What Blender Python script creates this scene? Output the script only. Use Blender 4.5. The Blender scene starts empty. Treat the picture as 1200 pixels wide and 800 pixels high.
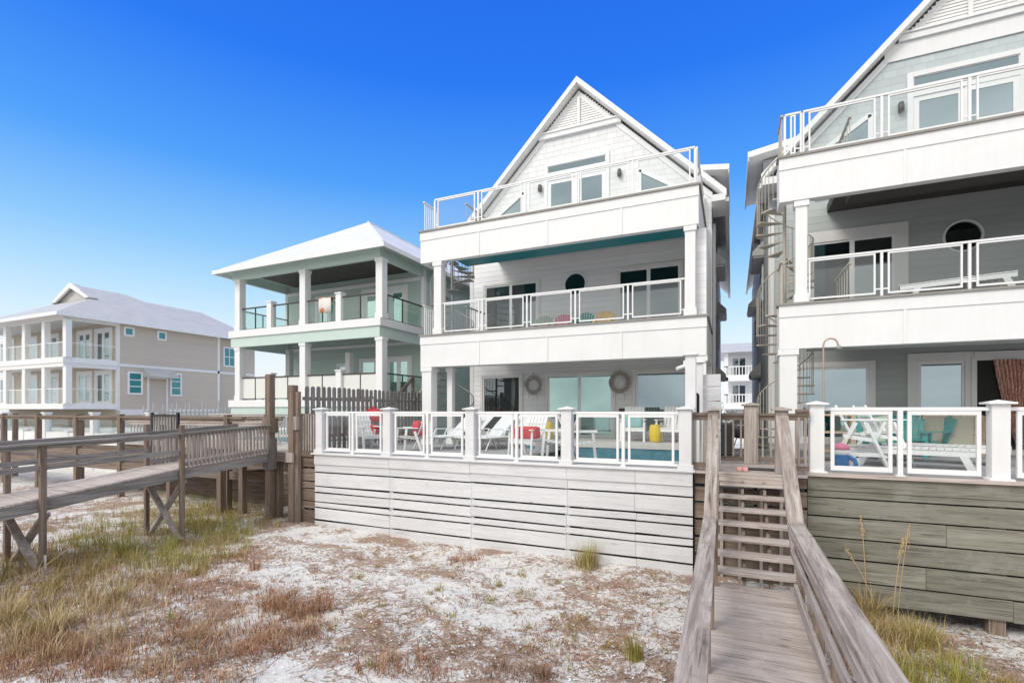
import bpy, bmesh, math, random
from mathutils import Vector, Matrix, noise
random.seed(7)
R=math.radians
scene=bpy.context.scene
COL=scene.collection
# ---------------------------------------------------------------- camera model (photo 1200x800)
FPX=579.0; YAW=math.atan(258/579.0); CS=math.cos(YAW); SN=math.sin(YAW); HZ=481.0
def wx(px,Y):
    u=(px-600)/FPX; return Y*(-SN+u*CS)/(CS+u*SN)
def wz(px,py,Y):
    u=(px-600)/FPX; return (HZ-py)/FPX*Y/(CS+u*SN)
def gnd(px,py,z=-3.0):
    u=(px-600)/FPX; t=z*FPX/(HZ-py); return (t*(-SN+u*CS), t*(CS+u*SN))
# ---------------------------------------------------------------- mesh builder
class MB:
    def __init__(s): s.v=[]; s.f=[]; s.sm=[]
    def add(s,vs,fs,smooth=False):
        o=len(s.v); s.v+= [tuple(p) for p in vs]; s.f+=[tuple(i+o for i in f) for f in fs]; s.sm+=[smooth]*len(fs); return s
    def box(s,x0,x1,y0,y1,z0,z1):
        if x0>x1:x0,x1=x1,x0
        if y0>y1:y0,y1=y1,y0
        if z0>z1:z0,z1=z1,z0
        return s.add([(x0,y0,z0),(x1,y0,z0),(x1,y1,z0),(x0,y1,z0),(x0,y0,z1),(x1,y0,z1),(x1,y1,z1),(x0,y1,z1)],
          [(0,3,2,1),(4,5,6,7),(0,1,5,4),(1,2,6,5),(2,3,7,6),(3,0,4,7)])
    def beam(s,p,q,w,h,up=(0,0,1)):
        p=Vector(p);q=Vector(q);d=(q-p).normalized();up=Vector(up)
        if abs(d.dot(up))>.98: up=Vector((0,1,0))
        a=d.cross(up).normalized(); b=a.cross(d).normalized()
        vs=[]
        for c in (p,q):
            for (i,j) in ((-1,-1),(1,-1),(1,1),(-1,1)): vs.append(c+a*(i*w/2)+b*(j*h/2))
        return s.add(vs,[(0,1,2,3),(7,6,5,4),(0,4,5,1),(1,5,6,2),(2,6,7,3),(3,7,4,0)])
    def tube(s,pts,r,n=8,cap=True):
        pts=[Vector(p) for p in pts]; rs=r if isinstance(r,(list,tuple)) else [r]*len(pts)
        vs=[];fs=[]
        d0=(pts[1]-pts[0]).normalized()
        ref=Vector((0,0,1)) if abs(d0.z)<.9 else Vector((1,0,0))
        a=d0.cross(ref).normalized()
        for i,p in enumerate(pts):
            d=(pts[min(i+1,len(pts)-1)]-pts[max(i-1,0)]).normalized()
            a=(a-d*a.dot(d)).normalized(); b=d.cross(a)
            for k in range(n):
                t=2*math.pi*k/n; vs.append(p+(a*math.cos(t)+b*math.sin(t))*rs[i])
        for i in range(len(pts)-1):
            for k in range(n):
                k2=(k+1)%n; fs.append((i*n+k,i*n+k2,(i+1)*n+k2,(i+1)*n+k))
        s.add(vs,fs,True)
        if cap:
            s.add(vs[:n],[tuple(range(n))[::-1]]); s.add(vs[-n:],[tuple(range(n))])
        return s
    def cyl(s,x,y,z0,z1,r,n=16,r2=None):
        return s.tube([(x,y,z0),(x,y,z1)],[r,r if r2 is None else r2],n)
    def prism(s,poly,axis,a0,a1):
        n=len(poly)
        def mk(p,a): return (a,p[0],p[1]) if axis=='x' else ((p[0],a,p[1]) if axis=='y' else (p[0],p[1],a))
        vs=[mk(p,a0) for p in poly]+[mk(p,a1) for p in poly]
        fs=[tuple(range(n)),tuple(range(2*n-1,n-1,-1))]+[(i,i+n,(i+1)%n+n,(i+1)%n) for i in range(n)]
        return s.add(vs,fs)
    def lathe(s,prof,x=0,y=0,z=0,n=20):
        vs=[];fs=[]
        for (r,h) in prof:
            for k in range(n):
                t=2*math.pi*k/n; vs.append((x+r*math.cos(t),y+r*math.sin(t),z+h))
        for i in range(len(prof)-1):
            for k in range(n):
                k2=(k+1)%n; fs.append((i*n+k,i*n+k2,(i+1)*n+k2,(i+1)*n+k))
        fs.append(tuple(range(n))[::-1]); m=(len(prof)-1)*n; fs.append(tuple(range(m,m+n)))
        return s.add(vs,fs,True)
    def blob(s,x0,x1,y0,y1,z0,z1,n=2):   # soft cushion
        bm=bmesh.new(); bmesh.ops.create_cube(bm,size=1)
        bmesh.ops.bevel(bm,geom=bm.edges[:],offset=.22,segments=4,affect='EDGES',profile=.6)
        vs=[];
        for v in bm.verts: vs.append(((v.co.x+.5)*(x1-x0)+x0,(v.co.y+.5)*(y1-y0)+y0,(v.co.z+.5)*(z1-z0)+z0))
        bm.verts.index_update()
        fs=[tuple(v.index for v in f.verts) for f in bm.faces]; bm.free()
        return s.add(vs,fs,True)
    def xf(s,M,i0=0):
        for i in range(i0,len(s.v)): s.v[i]=tuple(M@Vector(s.v[i]))
        return s
    def build(s,name,mat,parent=None,bevel=0,fix=True):
        off=Vector((0,0,0)); p=parent
        while p is not None: off+=p.location; p=p.parent
        me=bpy.data.meshes.new(name)
        me.from_pydata([(x-off.x,y-off.y,z-off.z) for x,y,z in s.v],[],s.f)
        me.polygons.foreach_set('use_smooth',s.sm)
        if fix and len(s.f)<60000:
            bm=bmesh.new(); bm.from_mesh(me); bmesh.ops.recalc_face_normals(bm,faces=bm.faces[:]); bm.to_mesh(me); bm.free()
        if isinstance(mat,(list,tuple)):
            for m in mat: me.materials.append(m)
        else: me.materials.append(mat)
        me.update()
        o=bpy.data.objects.new(name,me); COL.objects.link(o); o.parent=parent
        if bevel:
            b=o.modifiers.new('bevel','BEVEL'); b.width=bevel; b.segments=2; b.limit_method='ANGLE'; b.angle_limit=R(40)
        return o
def B(*a): return MB().box(*a)
def tag(o,label=None,cat=None,group=None,kind=None):
    if label: o['label']=label
    if cat: o['category']=cat
    if group: o['group']=group
    if kind: o['kind']=kind
    return o
def thing(name,label,cat,loc=(0,0,0),rz=0,group=None):
    o=bpy.data.objects.new(name,None); o.empty_display_size=.2; COL.objects.link(o); o.location=loc; o.rotation_euler=(0,0,rz)
    return tag(o,label,cat,group)
def copy_tree(o,parent=None):
    c=o.copy(); COL.objects.link(c); c.parent=parent
    for ch in [k for k in bpy.data.objects if k.parent==o]: copy_tree(ch,c)
    return c
def inst(proto,used,loc,rz,label,group=None,scale=1):
    o=proto if not used else copy_tree(proto)
    used.append(1); o.location=loc; o.rotation_euler=(0,0,rz); o.scale=(scale,)*3; tag(o,label,None,group); return o
# ---------------------------------------------------------------- materials
def newmat(name):
    m=bpy.data.materials.new(name); m.use_nodes=True; nt=m.node_tree
    return m,nt,nt.nodes['Principled BSDF']
def nd(nt,t,**k):
    n=nt.nodes.new(t)
    for a,b in k.items():
        if a=='inp':
            for i,v in b.items(): n.inputs[i].default_value=v
        else: setattr(n,a,b)
    return n
def rgb(c): return (c[0],c[1],c[2],1)
def ramp(nt,stops):
    n=nt.nodes.new('ShaderNodeValToRGB'); e=n.color_ramp.elements
    while len(e)<len(stops): e.new(.5)
    for i,(p,c) in enumerate(stops): e[i].position=p; e[i].color=rgb(c)
    return n
def paint(name,c,rough=.5,var=.06,scale=3,metal=0,bump=.0,spec=.5,drip=0):
    m,nt,b=newmat(name); L=nt.links
    g=nd(nt,'ShaderNodeNewGeometry'); n=nd(nt,'ShaderNodeTexNoise',inp={'Scale':scale,'Detail':6,'Roughness':.65})
    L.new(g.outputs['Position'],n.inputs['Vector'])
    r=ramp(nt,[(.3,[x*(1-var) for x in c]),(.7,[min(1,x*(1+var*.5)) for x in c])])
    L.new(n.outputs['Fac'],r.inputs['Fac']); out=r.outputs['Color']
    if drip:
        mp=nd(nt,'ShaderNodeMapping'); mp.inputs['Scale'].default_value=(7,7,.7); L.new(g.outputs['Position'],mp.inputs['Vector'])
        n3=nd(nt,'ShaderNodeTexNoise',inp={'Scale':1,'Detail':8,'Roughness':.7}); L.new(mp.outputs[0],n3.inputs['Vector'])
        r3=ramp(nt,[(.48,(1,1,1)),(.75,(1-drip,1-drip*1.1,1-drip*1.3))]); L.new(n3.outputs['Fac'],r3.inputs['Fac'])
        m3=nd(nt,'ShaderNodeMixRGB',blend_type='MULTIPLY',inp={'Fac':1}); L.new(out,m3.inputs['Color1']); L.new(r3.outputs['Color'],m3.inputs['Color2']); out=m3.outputs['Color']
    L.new(out,b.inputs['Base Color'])
    b.inputs['Roughness'].default_value=rough; b.inputs['Metallic'].default_value=metal; b.inputs['Specular IOR Level'].default_value=spec
    if bump:
        bp=nd(nt,'ShaderNodeBump',inp={'Strength':bump,'Distance':.01}); n2=nd(nt,'ShaderNodeTexNoise',inp={'Scale':scale*25,'Detail':3})
        L.new(g.outputs['Position'],n2.inputs['Vector']); L.new(n2.outputs['Fac'],bp.inputs['Height']); L.new(bp.outputs['Normal'],b.inputs['Normal'])
    return m
def siding(name,c,pitch=.17,shake=False,var=.07):
    m,nt,b=newmat(name); L=nt.links
    g=nd(nt,'ShaderNodeNewGeometry'); sp=nd(nt,'ShaderNodeSeparateXYZ'); L.new(g.outputs['Position'],sp.inputs[0])
    dv=nd(nt,'ShaderNodeMath',operation='DIVIDE',inp={1:pitch}); L.new(sp.outputs['Z'],dv.inputs[0])
    fr=nd(nt,'ShaderNodeMath',operation='FRACT'); L.new(dv.outputs[0],fr.inputs[0])
    inv=nd(nt,'ShaderNodeMath',operation='SUBTRACT',inp={0:1.0}); L.new(fr.outputs[0],inv.inputs[1])
    h=inv.outputs[0]
    fl=nd(nt,'ShaderNodeMath',operation='FLOOR'); L.new(dv.outputs[0],fl.inputs[0])
    ad=nd(nt,'ShaderNodeMath',operation='ADD'); L.new(sp.outputs['X'],ad.inputs[0]); L.new(sp.outputs['Y'],ad.inputs[1])
    # board variation: white noise by row and (for shakes) column
    cx=nd(nt,'ShaderNodeCombineXYZ'); L.new(fl.outputs[0],cx.inputs[0])
    rw=nd(nt,'ShaderNodeTexWhiteNoise',noise_dimensions='1D'); L.new(fl.outputs[0],rw.inputs['W'])
    off=nd(nt,'ShaderNodeMath',operation='MULTIPLY_ADD',inp={1:3.0}); L.new(rw.outputs['Value'],off.inputs[0]); L.new(ad.outputs[0],off.inputs[2])
    wd=nd(nt,'ShaderNodeMath',operation='DIVIDE',inp={1:.32 if shake else 3.6}); L.new(off.outputs[0],wd.inputs[0])
    fc=nd(nt,'ShaderNodeMath',operation='FLOOR'); L.new(wd.outputs[0],fc.inputs[0]); L.new(fc.outputs[0],cx.inputs[1])
    wn=nd(nt,'ShaderNodeTexWhiteNoise',noise_dimensions='2D'); L.new(cx.outputs[0],wn.inputs['Vector'])
    r=ramp(nt,[(0,[x*(1-var) for x in c]),(1,[min(1,x*(1+var*.4)) for x in c])]); L.new(wn.outputs['Value'],r.inputs['Fac'])
    # thin, slightly darker line where boards lap
    lt=nd(nt,'ShaderNodeMath',operation='LESS_THAN',inp={1:.05}); L.new(fr.outputs[0],lt.inputs[0])
    mx=nd(nt,'ShaderNodeMixRGB',blend_type='MULTIPLY',inp={'Color2':(.88,.88,.88,1)}); L.new(r.outputs['Color'],mx.inputs['Color1']); L.new(lt.outputs[0],mx.inputs['Fac'])
    L.new(mx.outputs['Color'],b.inputs['Base Color'])
    hh=h
    if shake:
        vf=nd(nt,'ShaderNodeMath',operation='FRACT'); L.new(wd.outputs[0],vf.inputs[0])
        lt2=nd(nt,'ShaderNodeMath',operation='LESS_THAN',inp={1:.05}); L.new(vf.outputs[0],lt2.inputs[0])
        sb=nd(nt,'ShaderNodeMath',operation='SUBTRACT'); L.new(h,sb.inputs[0]); L.new(lt2.outputs[0],sb.inputs[1]); hh=sb.outputs[0]
    bp=nd(nt,'ShaderNodeBump',inp={'Strength':1.0,'Distance':.014 if shake else .022}); L.new(hh,bp.inputs['Height']); L.new(bp.outputs['Normal'],b.inputs['Normal'])
    b.inputs['Roughness'].default_value=.6; return m
def wood(name,ax,cols,rough=.85,worn=None,knots=True,bump=.5,vr=(.72,1.22),crack=.8):
    """weathered boards running along axis ax; each board its own tone"""
    m,nt,b=newmat(name); L=nt.links
    g=nd(nt,'ShaderNodeNewGeometry'); mp=nd(nt,'ShaderNodeMapping'); L.new(g.outputs['Position'],mp.inputs['Vector'])
    sc=[.55 if q in ax else 9.0 for q in 'xyz']; mp.inputs['Scale'].default_value=sc
    rnd=nd(nt,'ShaderNodeVectorMath',operation='ADD'); L.new(mp.outputs[0],rnd.inputs[0])
    ml=nd(nt,'ShaderNodeMath',operation='MULTIPLY',inp={1:37.0}); L.new(g.outputs['Random Per Island'],ml.inputs[0]); L.new(ml.outputs[0],rnd.inputs[1])
    n=nd(nt,'ShaderNodeTexNoise',inp={'Scale':1.6,'Detail':9,'Roughness':.72,'Distortion':.6}); L.new(rnd.outputs[0],n.inputs['Vector'])
    r=ramp(nt,[(.28,cols[0]),(.45,cols[1]),(.62,cols[2])]); L.new(n.outputs['Fac'],r.inputs['Fac'])
    hs=nd(nt,'ShaderNodeHueSaturation'); L.new(r.outputs['Color'],hs.inputs['Color'])
    mr=nd(nt,'ShaderNodeMapRange',inp={3:vr[0],4:vr[1]}); L.new(g.outputs['Random Per Island'],mr.inputs[0]); L.new(mr.outputs[0],hs.inputs['Value'])
    out=hs.outputs['Color']
    if worn:
        n2=nd(nt,'ShaderNodeTexNoise',inp={'Scale':2.2,'Detail':7,'Roughness':.7}); L.new(g.outputs['Position'],n2.inputs['Vector'])
        r2=ramp(nt,[(.52,(0,0,0)),(.66,(1,1,1))]); L.new(n2.outputs['Fac'],r2.inputs['Fac'])
        mx=nd(nt,'ShaderNodeMixRGB',inp={'Color2':rgb(worn)}); L.new(r2.outputs['Color'],mx.inputs['Fac']); L.new(out,mx.inputs['Color1']); out=mx.outputs['Color']
    if knots:
        v=nd(nt,'ShaderNodeTexVoronoi',inp={'Scale':1.0,'Randomness':1.0}); mp2=nd(nt,'ShaderNodeMapping'); s2=[1.6 if q in ax else 4.5 for q in 'xyz']; mp2.inputs['Scale'].default_value=s2
        L.new(g.outputs['Position'],mp2.inputs['Vector']); L.new(mp2.outputs[0],v.inputs['Vector'])
        r3=ramp(nt,[(.05,(.35,.33,.32)),(.13,(1,1,1))]); L.new(v.outputs['Distance'],r3.inputs['Fac'])
        sc2=nd(nt,'ShaderNodeSeparateXYZ'); L.new(v.outputs['Color'],sc2.inputs[0]); gt=nd(nt,'ShaderNodeMapRange',inp={1:.55,2:.9,3:0,4:.8}); L.new(sc2.outputs[0],gt.inputs[0]); mx=nd(nt,'ShaderNodeMixRGB',blend_type='MULTIPLY'); L.new(gt.outputs[0],mx.inputs['Fac']); L.new(out,mx.inputs['Color1']); L.new(r3.outputs['Color'],mx.inputs['Color2']); out=mx.outputs['Color']
    mp4=nd(nt,'ShaderNodeMapping'); mp4.inputs['Scale'].default_value=[1.3 if q in ax else 48.0 for q in 'xyz']; L.new(g.outputs['Position'],mp4.inputs['Vector'])
    ad4=nd(nt,'ShaderNodeVectorMath',operation='ADD'); L.new(mp4.outputs[0],ad4.inputs[0]); L.new(ml.outputs[0],ad4.inputs[1])
    n4=nd(nt,'ShaderNodeTexNoise',inp={'Scale':1.0,'Detail':4,'Roughness':.6,'Distortion':.3}); L.new(ad4.outputs[0],n4.inputs['Vector'])
    r4=ramp(nt,[(.34,(.42,.40,.39)),(.43,(1,1,1))]); L.new(n4.outputs['Fac'],r4.inputs['Fac'])
    m4=nd(nt,'ShaderNodeMixRGB',blend_type='MULTIPLY',inp={'Fac':crack}); L.new(out,m4.inputs['Color1']); L.new(r4.outputs['Color'],m4.inputs['Color2']); out=m4.outputs['Color']
    L.new(out,b.inputs['Base Color']); b.inputs['Roughness'].default_value=rough; b.inputs['Specular IOR Level'].default_value=.25
    bp=nd(nt,'ShaderNodeBump',inp={'Strength':bump,'Distance':.006}); L.new(n.outputs['Fac'],bp.inputs['Height']); L.new(bp.outputs['Normal'],b.inputs['Normal'])
    return m
def rail_glass(name,tint=(.97,.985,.98),refl=.85):
    m,nt,b=newmat(name); L=nt.links; nt.nodes.remove(b)
    tr=nd(nt,'ShaderNodeBsdfTransparent',inp={'Color':rgb(tint)}); gl=nd(nt,'ShaderNodeBsdfGlossy',inp={'Roughness':.02,'Color':(refl,refl,refl,1)})
    lw=nd(nt,'ShaderNodeLayerWeight',inp={'Blend':.5}); pw=nd(nt,'ShaderNodeMath',operation='POWER',inp={1:4.5}); L.new(lw.outputs['Facing'],pw.inputs[0])
    fr=nd(nt,'ShaderNodeMath',operation='MULTIPLY_ADD',inp={1:.9,2:.045}); L.new(pw.outputs[0],fr.inputs[0]); mx=nd(nt,'ShaderNodeMixShader')
    L.new(fr.outputs[0],mx.inputs[0]); L.new(tr.outputs[0],mx.inputs[1]); L.new(gl.outputs[0],mx.inputs[2])
    L.new(mx.outputs[0],nt.nodes['Material Output'].inputs[0]); return m
def win_glass(name,base=(.02,.035,.038),tint=(.75,.88,.9),fac=.35,rough=.015):
    m,nt,b=newmat(name); L=nt.links
    b.inputs['Base Color'].default_value=rgb(base); b.inputs['Roughness'].default_value=.05
    gl=nd(nt,'ShaderNodeBsdfGlossy',inp={'Roughness':rough,'Color':rgb(tint)})
    lw=nd(nt,'ShaderNodeFresnel',inp={'IOR':1.6}); ad=nd(nt,'ShaderNodeMath',operation='ADD',use_clamp=True,inp={1:fac}); L.new(lw.outputs[0],ad.inputs[0])
    mx=nd(nt,'ShaderNodeMixShader'); L.new(ad.outputs[0],mx.inputs[0]); L.new(b.outputs[0],mx.inputs[1]); L.new(gl.outputs[0],mx.inputs[2])
    g=nd(nt,'ShaderNodeNewGeometry'); n=nd(nt,'ShaderNodeTexNoise',inp={'Scale':.8,'Detail':1}); L.new(g.outputs['Position'],n.inputs['Vector'])
    bp=nd(nt,'ShaderNodeBump',inp={'Strength':.15,'Distance':.02}); L.new(n.outputs['Fac'],bp.inputs['Height']); L.new(bp.outputs['Normal'],gl.inputs['Normal'])
    L.new(mx.outputs[0],nt.nodes['Material Output'].inputs[0]); return m
def grassmat(name,stops):
    m,nt,b=newmat(name); L=nt.links
    g=nd(nt,'ShaderNodeNewGeometry'); r=ramp(nt,stops); L.new(g.outputs['Random Per Island'],r.inputs['Fac']); L.new(r.outputs['Color'],b.inputs['Base Color'])
    b.inputs['Roughness'].default_value=.75; b.inputs['Specular IOR Level'].default_value=.2; return m
def seam_roof(name,c,ax='X',pitch=.42):
    m,nt,b=newmat(name); L=nt.links
    g=nd(nt,'ShaderNodeNewGeometry'); sp=nd(nt,'ShaderNodeSeparateXYZ'); L.new(g.outputs['Position'],sp.inputs[0])
    nsp=nd(nt,'ShaderNodeSeparateXYZ'); L.new(g.outputs['True Normal'],nsp.inputs[0])
    ax_=nd(nt,'ShaderNodeMath',operation='ABSOLUTE'); L.new(nsp.outputs['X'],ax_.inputs[0]); ay=nd(nt,'ShaderNodeMath',operation='ABSOLUTE'); L.new(nsp.outputs['Y'],ay.inputs[0])
    gt=nd(nt,'ShaderNodeMath',operation='GREATER_THAN'); L.new(ax_.outputs[0],gt.inputs[0]); L.new(ay.outputs[0],gt.inputs[1])
    mx=nd(nt,'ShaderNodeMix'); L.new(gt.outputs[0],mx.inputs[0]); L.new(sp.outputs['X'],mx.inputs[2]); L.new(sp.outputs['Y'],mx.inputs[3])
    dv=nd(nt,'ShaderNodeMath',operation='DIVIDE',inp={1:pitch}); L.new(mx.outputs[0],dv.inputs[0]); fr=nd(nt,'ShaderNodeMath',operation='FRACT'); L.new(dv.outputs[0],fr.inputs[0])
    lt=nd(nt,'ShaderNodeMath',operation='LESS_THAN',inp={1:.1}); L.new(fr.outputs[0],lt.inputs[0])
    bp=nd(nt,'ShaderNodeBump',inp={'Strength':.8,'Distance':.03}); L.new(lt.outputs[0],bp.inputs['Height']); L.new(bp.outputs['Normal'],b.inputs['Normal'])
    n=nd(nt,'ShaderNodeTexNoise',inp={'Scale':1.2,'Detail':5}); L.new(g.outputs['Position'],n.inputs['Vector'])
    r=ramp(nt,[(.35,[x*.9 for x in c]),(.65,c)]); L.new(n.outputs['Fac'],r.inputs['Fac']); L.new(r.outputs['Color'],b.inputs['Base Color'])
    b.inputs['Roughness'].default_value=.45; b.inputs['Metallic'].default_value=.0; return m
M={}
M['white']=paint('white_paint',(.81,.81,.805),.5,.04,1.5,drip=.055)
M['white_metal']=paint('white_powder_coat',(.82,.82,.82),.3,.03,5)
M['trim']=paint('white_trim',(.78,.77,.75),.5,.05,2)
M['siding_white']=siding('white_lap_siding',(.83,.835,.84),.19)
M['shake_white']=siding('white_shake_siding',(.76,.76,.76),.2,True,.06)
M['siding_grey']=siding('grey_lap_siding',(.44,.475,.46),.19,False,.05)
M['shake_grey']=siding('pale_grey_shake_siding',(.50,.55,.56),.2,True,.08)
M['siding_side_shaded']=siding('grey_shaded_side_siding',(.42,.43,.45),.19,False,.1)  # on the white house's sides the shade is put into this grey
M['siding_mint']=siding('mint_lap_siding',(.47,.575,.52),.17,False,.04)
M['mint']=paint('mint_paint',(.55,.665,.61),.5,.04)
M['louvre']=paint('white_louvre',(.80,.79,.77),.5,.03)
M['siding_tan']=siding('tan_lap_siding',(.57,.49,.405),.17,False,.03)
M['teal']=paint('teal_paint',(.0,.20,.24),.45,.08)
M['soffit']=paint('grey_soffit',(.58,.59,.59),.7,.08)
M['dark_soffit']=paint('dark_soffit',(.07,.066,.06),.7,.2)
M['roof_white']=seam_roof('white_metal_roof',(.80,.795,.785))
M['roof_grey']=seam_roof('grey_metal_roof',(.56,.545,.53))
M['roof_red']=seam_roof('red_roof',(.4,.1,.08))
M['edge']=paint('grey_deck_edge',(.30,.28,.26),.7,.15)
M['bronze']=paint('dark_bronze_metal',(.045,.035,.03),.4,.1)
M['steel']=paint('galvanised_steel',(.34,.33,.31),.45,.12,6,.3)
M['beige_steel']=paint('beige_powder_coat',(.48,.44,.37),.5,.1,6)
M['black']=paint('black_plastic',(.02,.02,.021),.5,.2)
M['void_shade']=paint('painted_void_shade',(.03,.028,.026),.9,.2)  # near-black that paints the shade of unlit voids
M['glass']=rail_glass('railing_glass')
M['frosted']=paint('frosted_panel',(.74,.74,.70),.35,.04)
M['glass_green']=rail_glass('greenish_railing_glass',(.92,.97,.95))
M['rail_y']=wood('cracked_handrail_planks','yz',[(.10,.08,.07),(.33,.28,.25),(.52,.47,.43)],.9,(.30,.25,.22),True,1.0,(.85,1.1))
M['curtain']=paint('grey_curtain',(.30,.36,.37),.9,.15,6)
M['see_glass']=rail_glass('see_through_window_glass',(.55,.62,.63)); 
M['win']=win_glass('window_glass',(.02,.035,.04),(.55,.68,.72),.38)
M['win_dark']=win_glass('dark_window_glass',(.012,.014,.014),(.55,.62,.64),.16)
M['win_green']=win_glass('green_tinted_glass',(.10,.22,.2),(.62,.85,.8),.42)
M['win_teal']=win_glass('teal_window_glass',(.0,.17,.19),(.3,.6,.65),.10)
M['concrete']=paint('grey_deck_coating',(.36,.36,.365),.8,.15,2,0,.2)
M['coping']=paint('pale_stone_coping',(.58,.56,.53),.7,.1,4,0,.2)
M['tile']=paint('teal_pool_tile',(.06,.22,.28),.25,.25,8)
M['sling']=paint('white_sling_fabric',(.74,.75,.77),.8,.06,20,0,.3)
M['red']=paint('red_fabric',(.62,.03,.045),.7,.15)
M['yellow']=paint('yellow_ceramic',(.72,.50,.02),.3,.08)
M['tealplastic']=paint('teal_plastic',(.0,.28,.26),.4,.08)
M['pale_pink']=paint('pale_pink_rubber',(.80,.42,.40),.6,.1)
M['pink']=paint('pink_plastic',(.72,.16,.30),.45,.1)
M['sage']=paint('sage_plastic',(.36,.44,.34),.5,.1)
M['amber']=paint('amber_plastic',(.85,.50,.10),.5,.1)
M['blue']=paint('blue_plastic',(.01,.19,.50),.35,.08)
M['aqua_fabric']=paint('aqua_fabric',(.28,.50,.50),.8,.1)
M['orange']=paint('orange_fabric',(.80,.22,.08),.8,.1)
M['tancloth']=paint('sand_mesh_fabric',(.42,.39,.30),.85,.1,20)
M['lightwood']=wood('pale_pine','z',[(.42,.30,.19),(.50,.37,.25),(.58,.45,.31)])
M['towel']=paint('white_towel',(.75,.7,.66),.9,.08)
M['rope']=paint('grey_driftwood_vine',(.58,.54,.49),.9,.45,30,0,.4)
M['copper']=paint('copper_foil',(.92,.50,.40),.32,.6,22,.25)  # strong noise blotches paint the foil's highlights into its colour
M['whitewash_x']=wood('whitewashed_boards','x',[(.50,.495,.505),(.65,.65,.66),(.71,.71,.72)],.75,(.62,.62,.63),True,.5,(.95,1.04),.22)
M['whitewash_post']=paint('whitewashed_post',(.72,.72,.73),.7,.06,5,0,.3)
M['olive_x']=wood('olive_stained_boards','x',[(.12,.115,.09),(.205,.195,.16),(.29,.28,.235)],.8,(.27,.26,.225),True,.6,(.86,1.14))
G3=[(.17,.135,.115),(.34,.29,.26),(.47,.42,.385)]
M['grey_x']=wood('weathered_boards_x','x',[(.30,.235,.205),(.47,.40,.36),(.60,.54,.50)],.9,(.56,.49,.45))
M['grey_y']=wood('weathered_boards_y','y',G3,.9,(.42,.38,.36))
M['grey_z']=wood('weathered_boards_z','z',G3,.9)
M['brown_x']=wood('brown_boards_x','x',[(.10,.07,.052),(.19,.145,.115),(.27,.22,.18)],.9)
M['brown_z']=wood('brown_posts','z',[(.11,.08,.062),(.22,.165,.13),(.32,.255,.21)],.9)
M['brown_y']=wood('brown_boards_y','y',[(.11,.08,.065),(.22,.175,.15),(.33,.285,.255)],.9)
M['dgrey_z']=wood('dark_grey_pickets','z',[(.11,.10,.098),(.20,.19,.185),(.28,.265,.255)],.9)
M['dgrey_y']=wood('dark_grey_rails','y',[(.11,.10,.095),(.22,.205,.195),(.34,.32,.305)],.9)
M['palepicket']=paint('pale_weathered_pickets',(.50,.48,.46),.9,.15)
M['foliage']=grassmat('dark_foliage',[(0,(.02,.04,.015)),(1,(.07,.11,.04))])
M['bark']=paint('palm_bark',(.16,.12,.09),.95,.3,10,0,.5)
# water
def water(name,c,bs,rough=.05):
    m,nt,b=newmat(name); L=nt.links; b.inputs['Base Color'].default_value=rgb(c); b.inputs['Roughness'].default_value=rough
    g=nd(nt,'ShaderNodeNewGeometry'); n=nd(nt,'ShaderNodeTexNoise',inp={'Scale':bs,'Detail':4}); L.new(g.outputs['Position'],n.inputs['Vector'])
    bp=nd(nt,'ShaderNodeBump',inp={'Strength':.35,'Distance':.05}); L.new(n.outputs['Fac'],bp.inputs['Height']); L.new(bp.outputs['Normal'],b.inputs['Normal']); return m
M['sea']=water('sea_water',(.03,.13,.15),.8,.12)
M['pool']=water('pool_water',(.05,.17,.19),5)
# ---------------------------------------------------------------- sky, sun, camera
w=bpy.data.worlds.new('World'); scene.world=w; w.use_nodes=True; nt=w.node_tree; bg=nt.nodes['Background']
sky=nd(nt,'ShaderNodeTexSky',sky_type='NISHITA'); sky.sun_disc=False
SUN_EL=R(42); SUN_AZ=R(205)   # azimuth clockwise from +Y
sky.sun_elevation=SUN_EL; sky.sun_rotation=SUN_AZ; sky.air_density=1.0; sky.dust_density=.6; sky.ozone_density=2.5; sky.altitude=0
tc=nd(nt,'ShaderNodeTexCoord'); sx=nd(nt,'ShaderNodeSeparateXYZ'); nt.links.new(tc.outputs['Generated'],sx.inputs[0])
rp=ramp(nt,[(0,(.90,.93,.95)),(.08,(.88,.94,.98)),(.15,(.70,.88,1.0)),(.21,(.49,.77,1.0)),(.28,(.28,.61,1.0)),(.40,(.07,.36,1.0)),(.55,(.009,.19,.95)),(.75,(.004,.12,.82))])
nt.links.new(sx.outputs['Z'],rp.inputs['Fac'])
SKYS=.13; EXPO=.56; FILL_CLOUD=1.06  # unseen cloud added behind and above the view for less blue fill
ks=nd(nt,'ShaderNodeVectorMath',operation='SCALE'); ks.inputs['Scale'].default_value=1.0/SKYS/2**EXPO; nt.links.new(rp.outputs['Color'],ks.inputs[0])
mxs=nd(nt,'ShaderNodeMix',data_type='RGBA'); mxs.inputs[0].default_value=.9; nt.links.new(sky.outputs[0],mxs.inputs[6]); nt.links.new(ks.outputs[0],mxs.inputs[7])
cn=nd(nt,'ShaderNodeTexNoise',inp={'Scale':2.6,'Detail':7,'Roughness':.55,'Distortion':.4}); cm=nd(nt,'ShaderNodeMapping'); cm.inputs['Scale'].default_value=(1,1,2.6); nt.links.new(tc.outputs['Generated'],cm.inputs[0]); nt.links.new(cm.outputs[0],cn.inputs['Vector'])
cr=ramp(nt,[(.32,(.50,.53,.55)),(.68,(.99,.985,.97))]); nt.links.new(cn.outputs['Fac'],cr.inputs['Fac'])
cs=nd(nt,'ShaderNodeVectorMath',operation='SCALE'); cs.inputs['Scale'].default_value=FILL_CLOUD/SKYS; nt.links.new(cr.outputs['Color'],cs.inputs[0])
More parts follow.
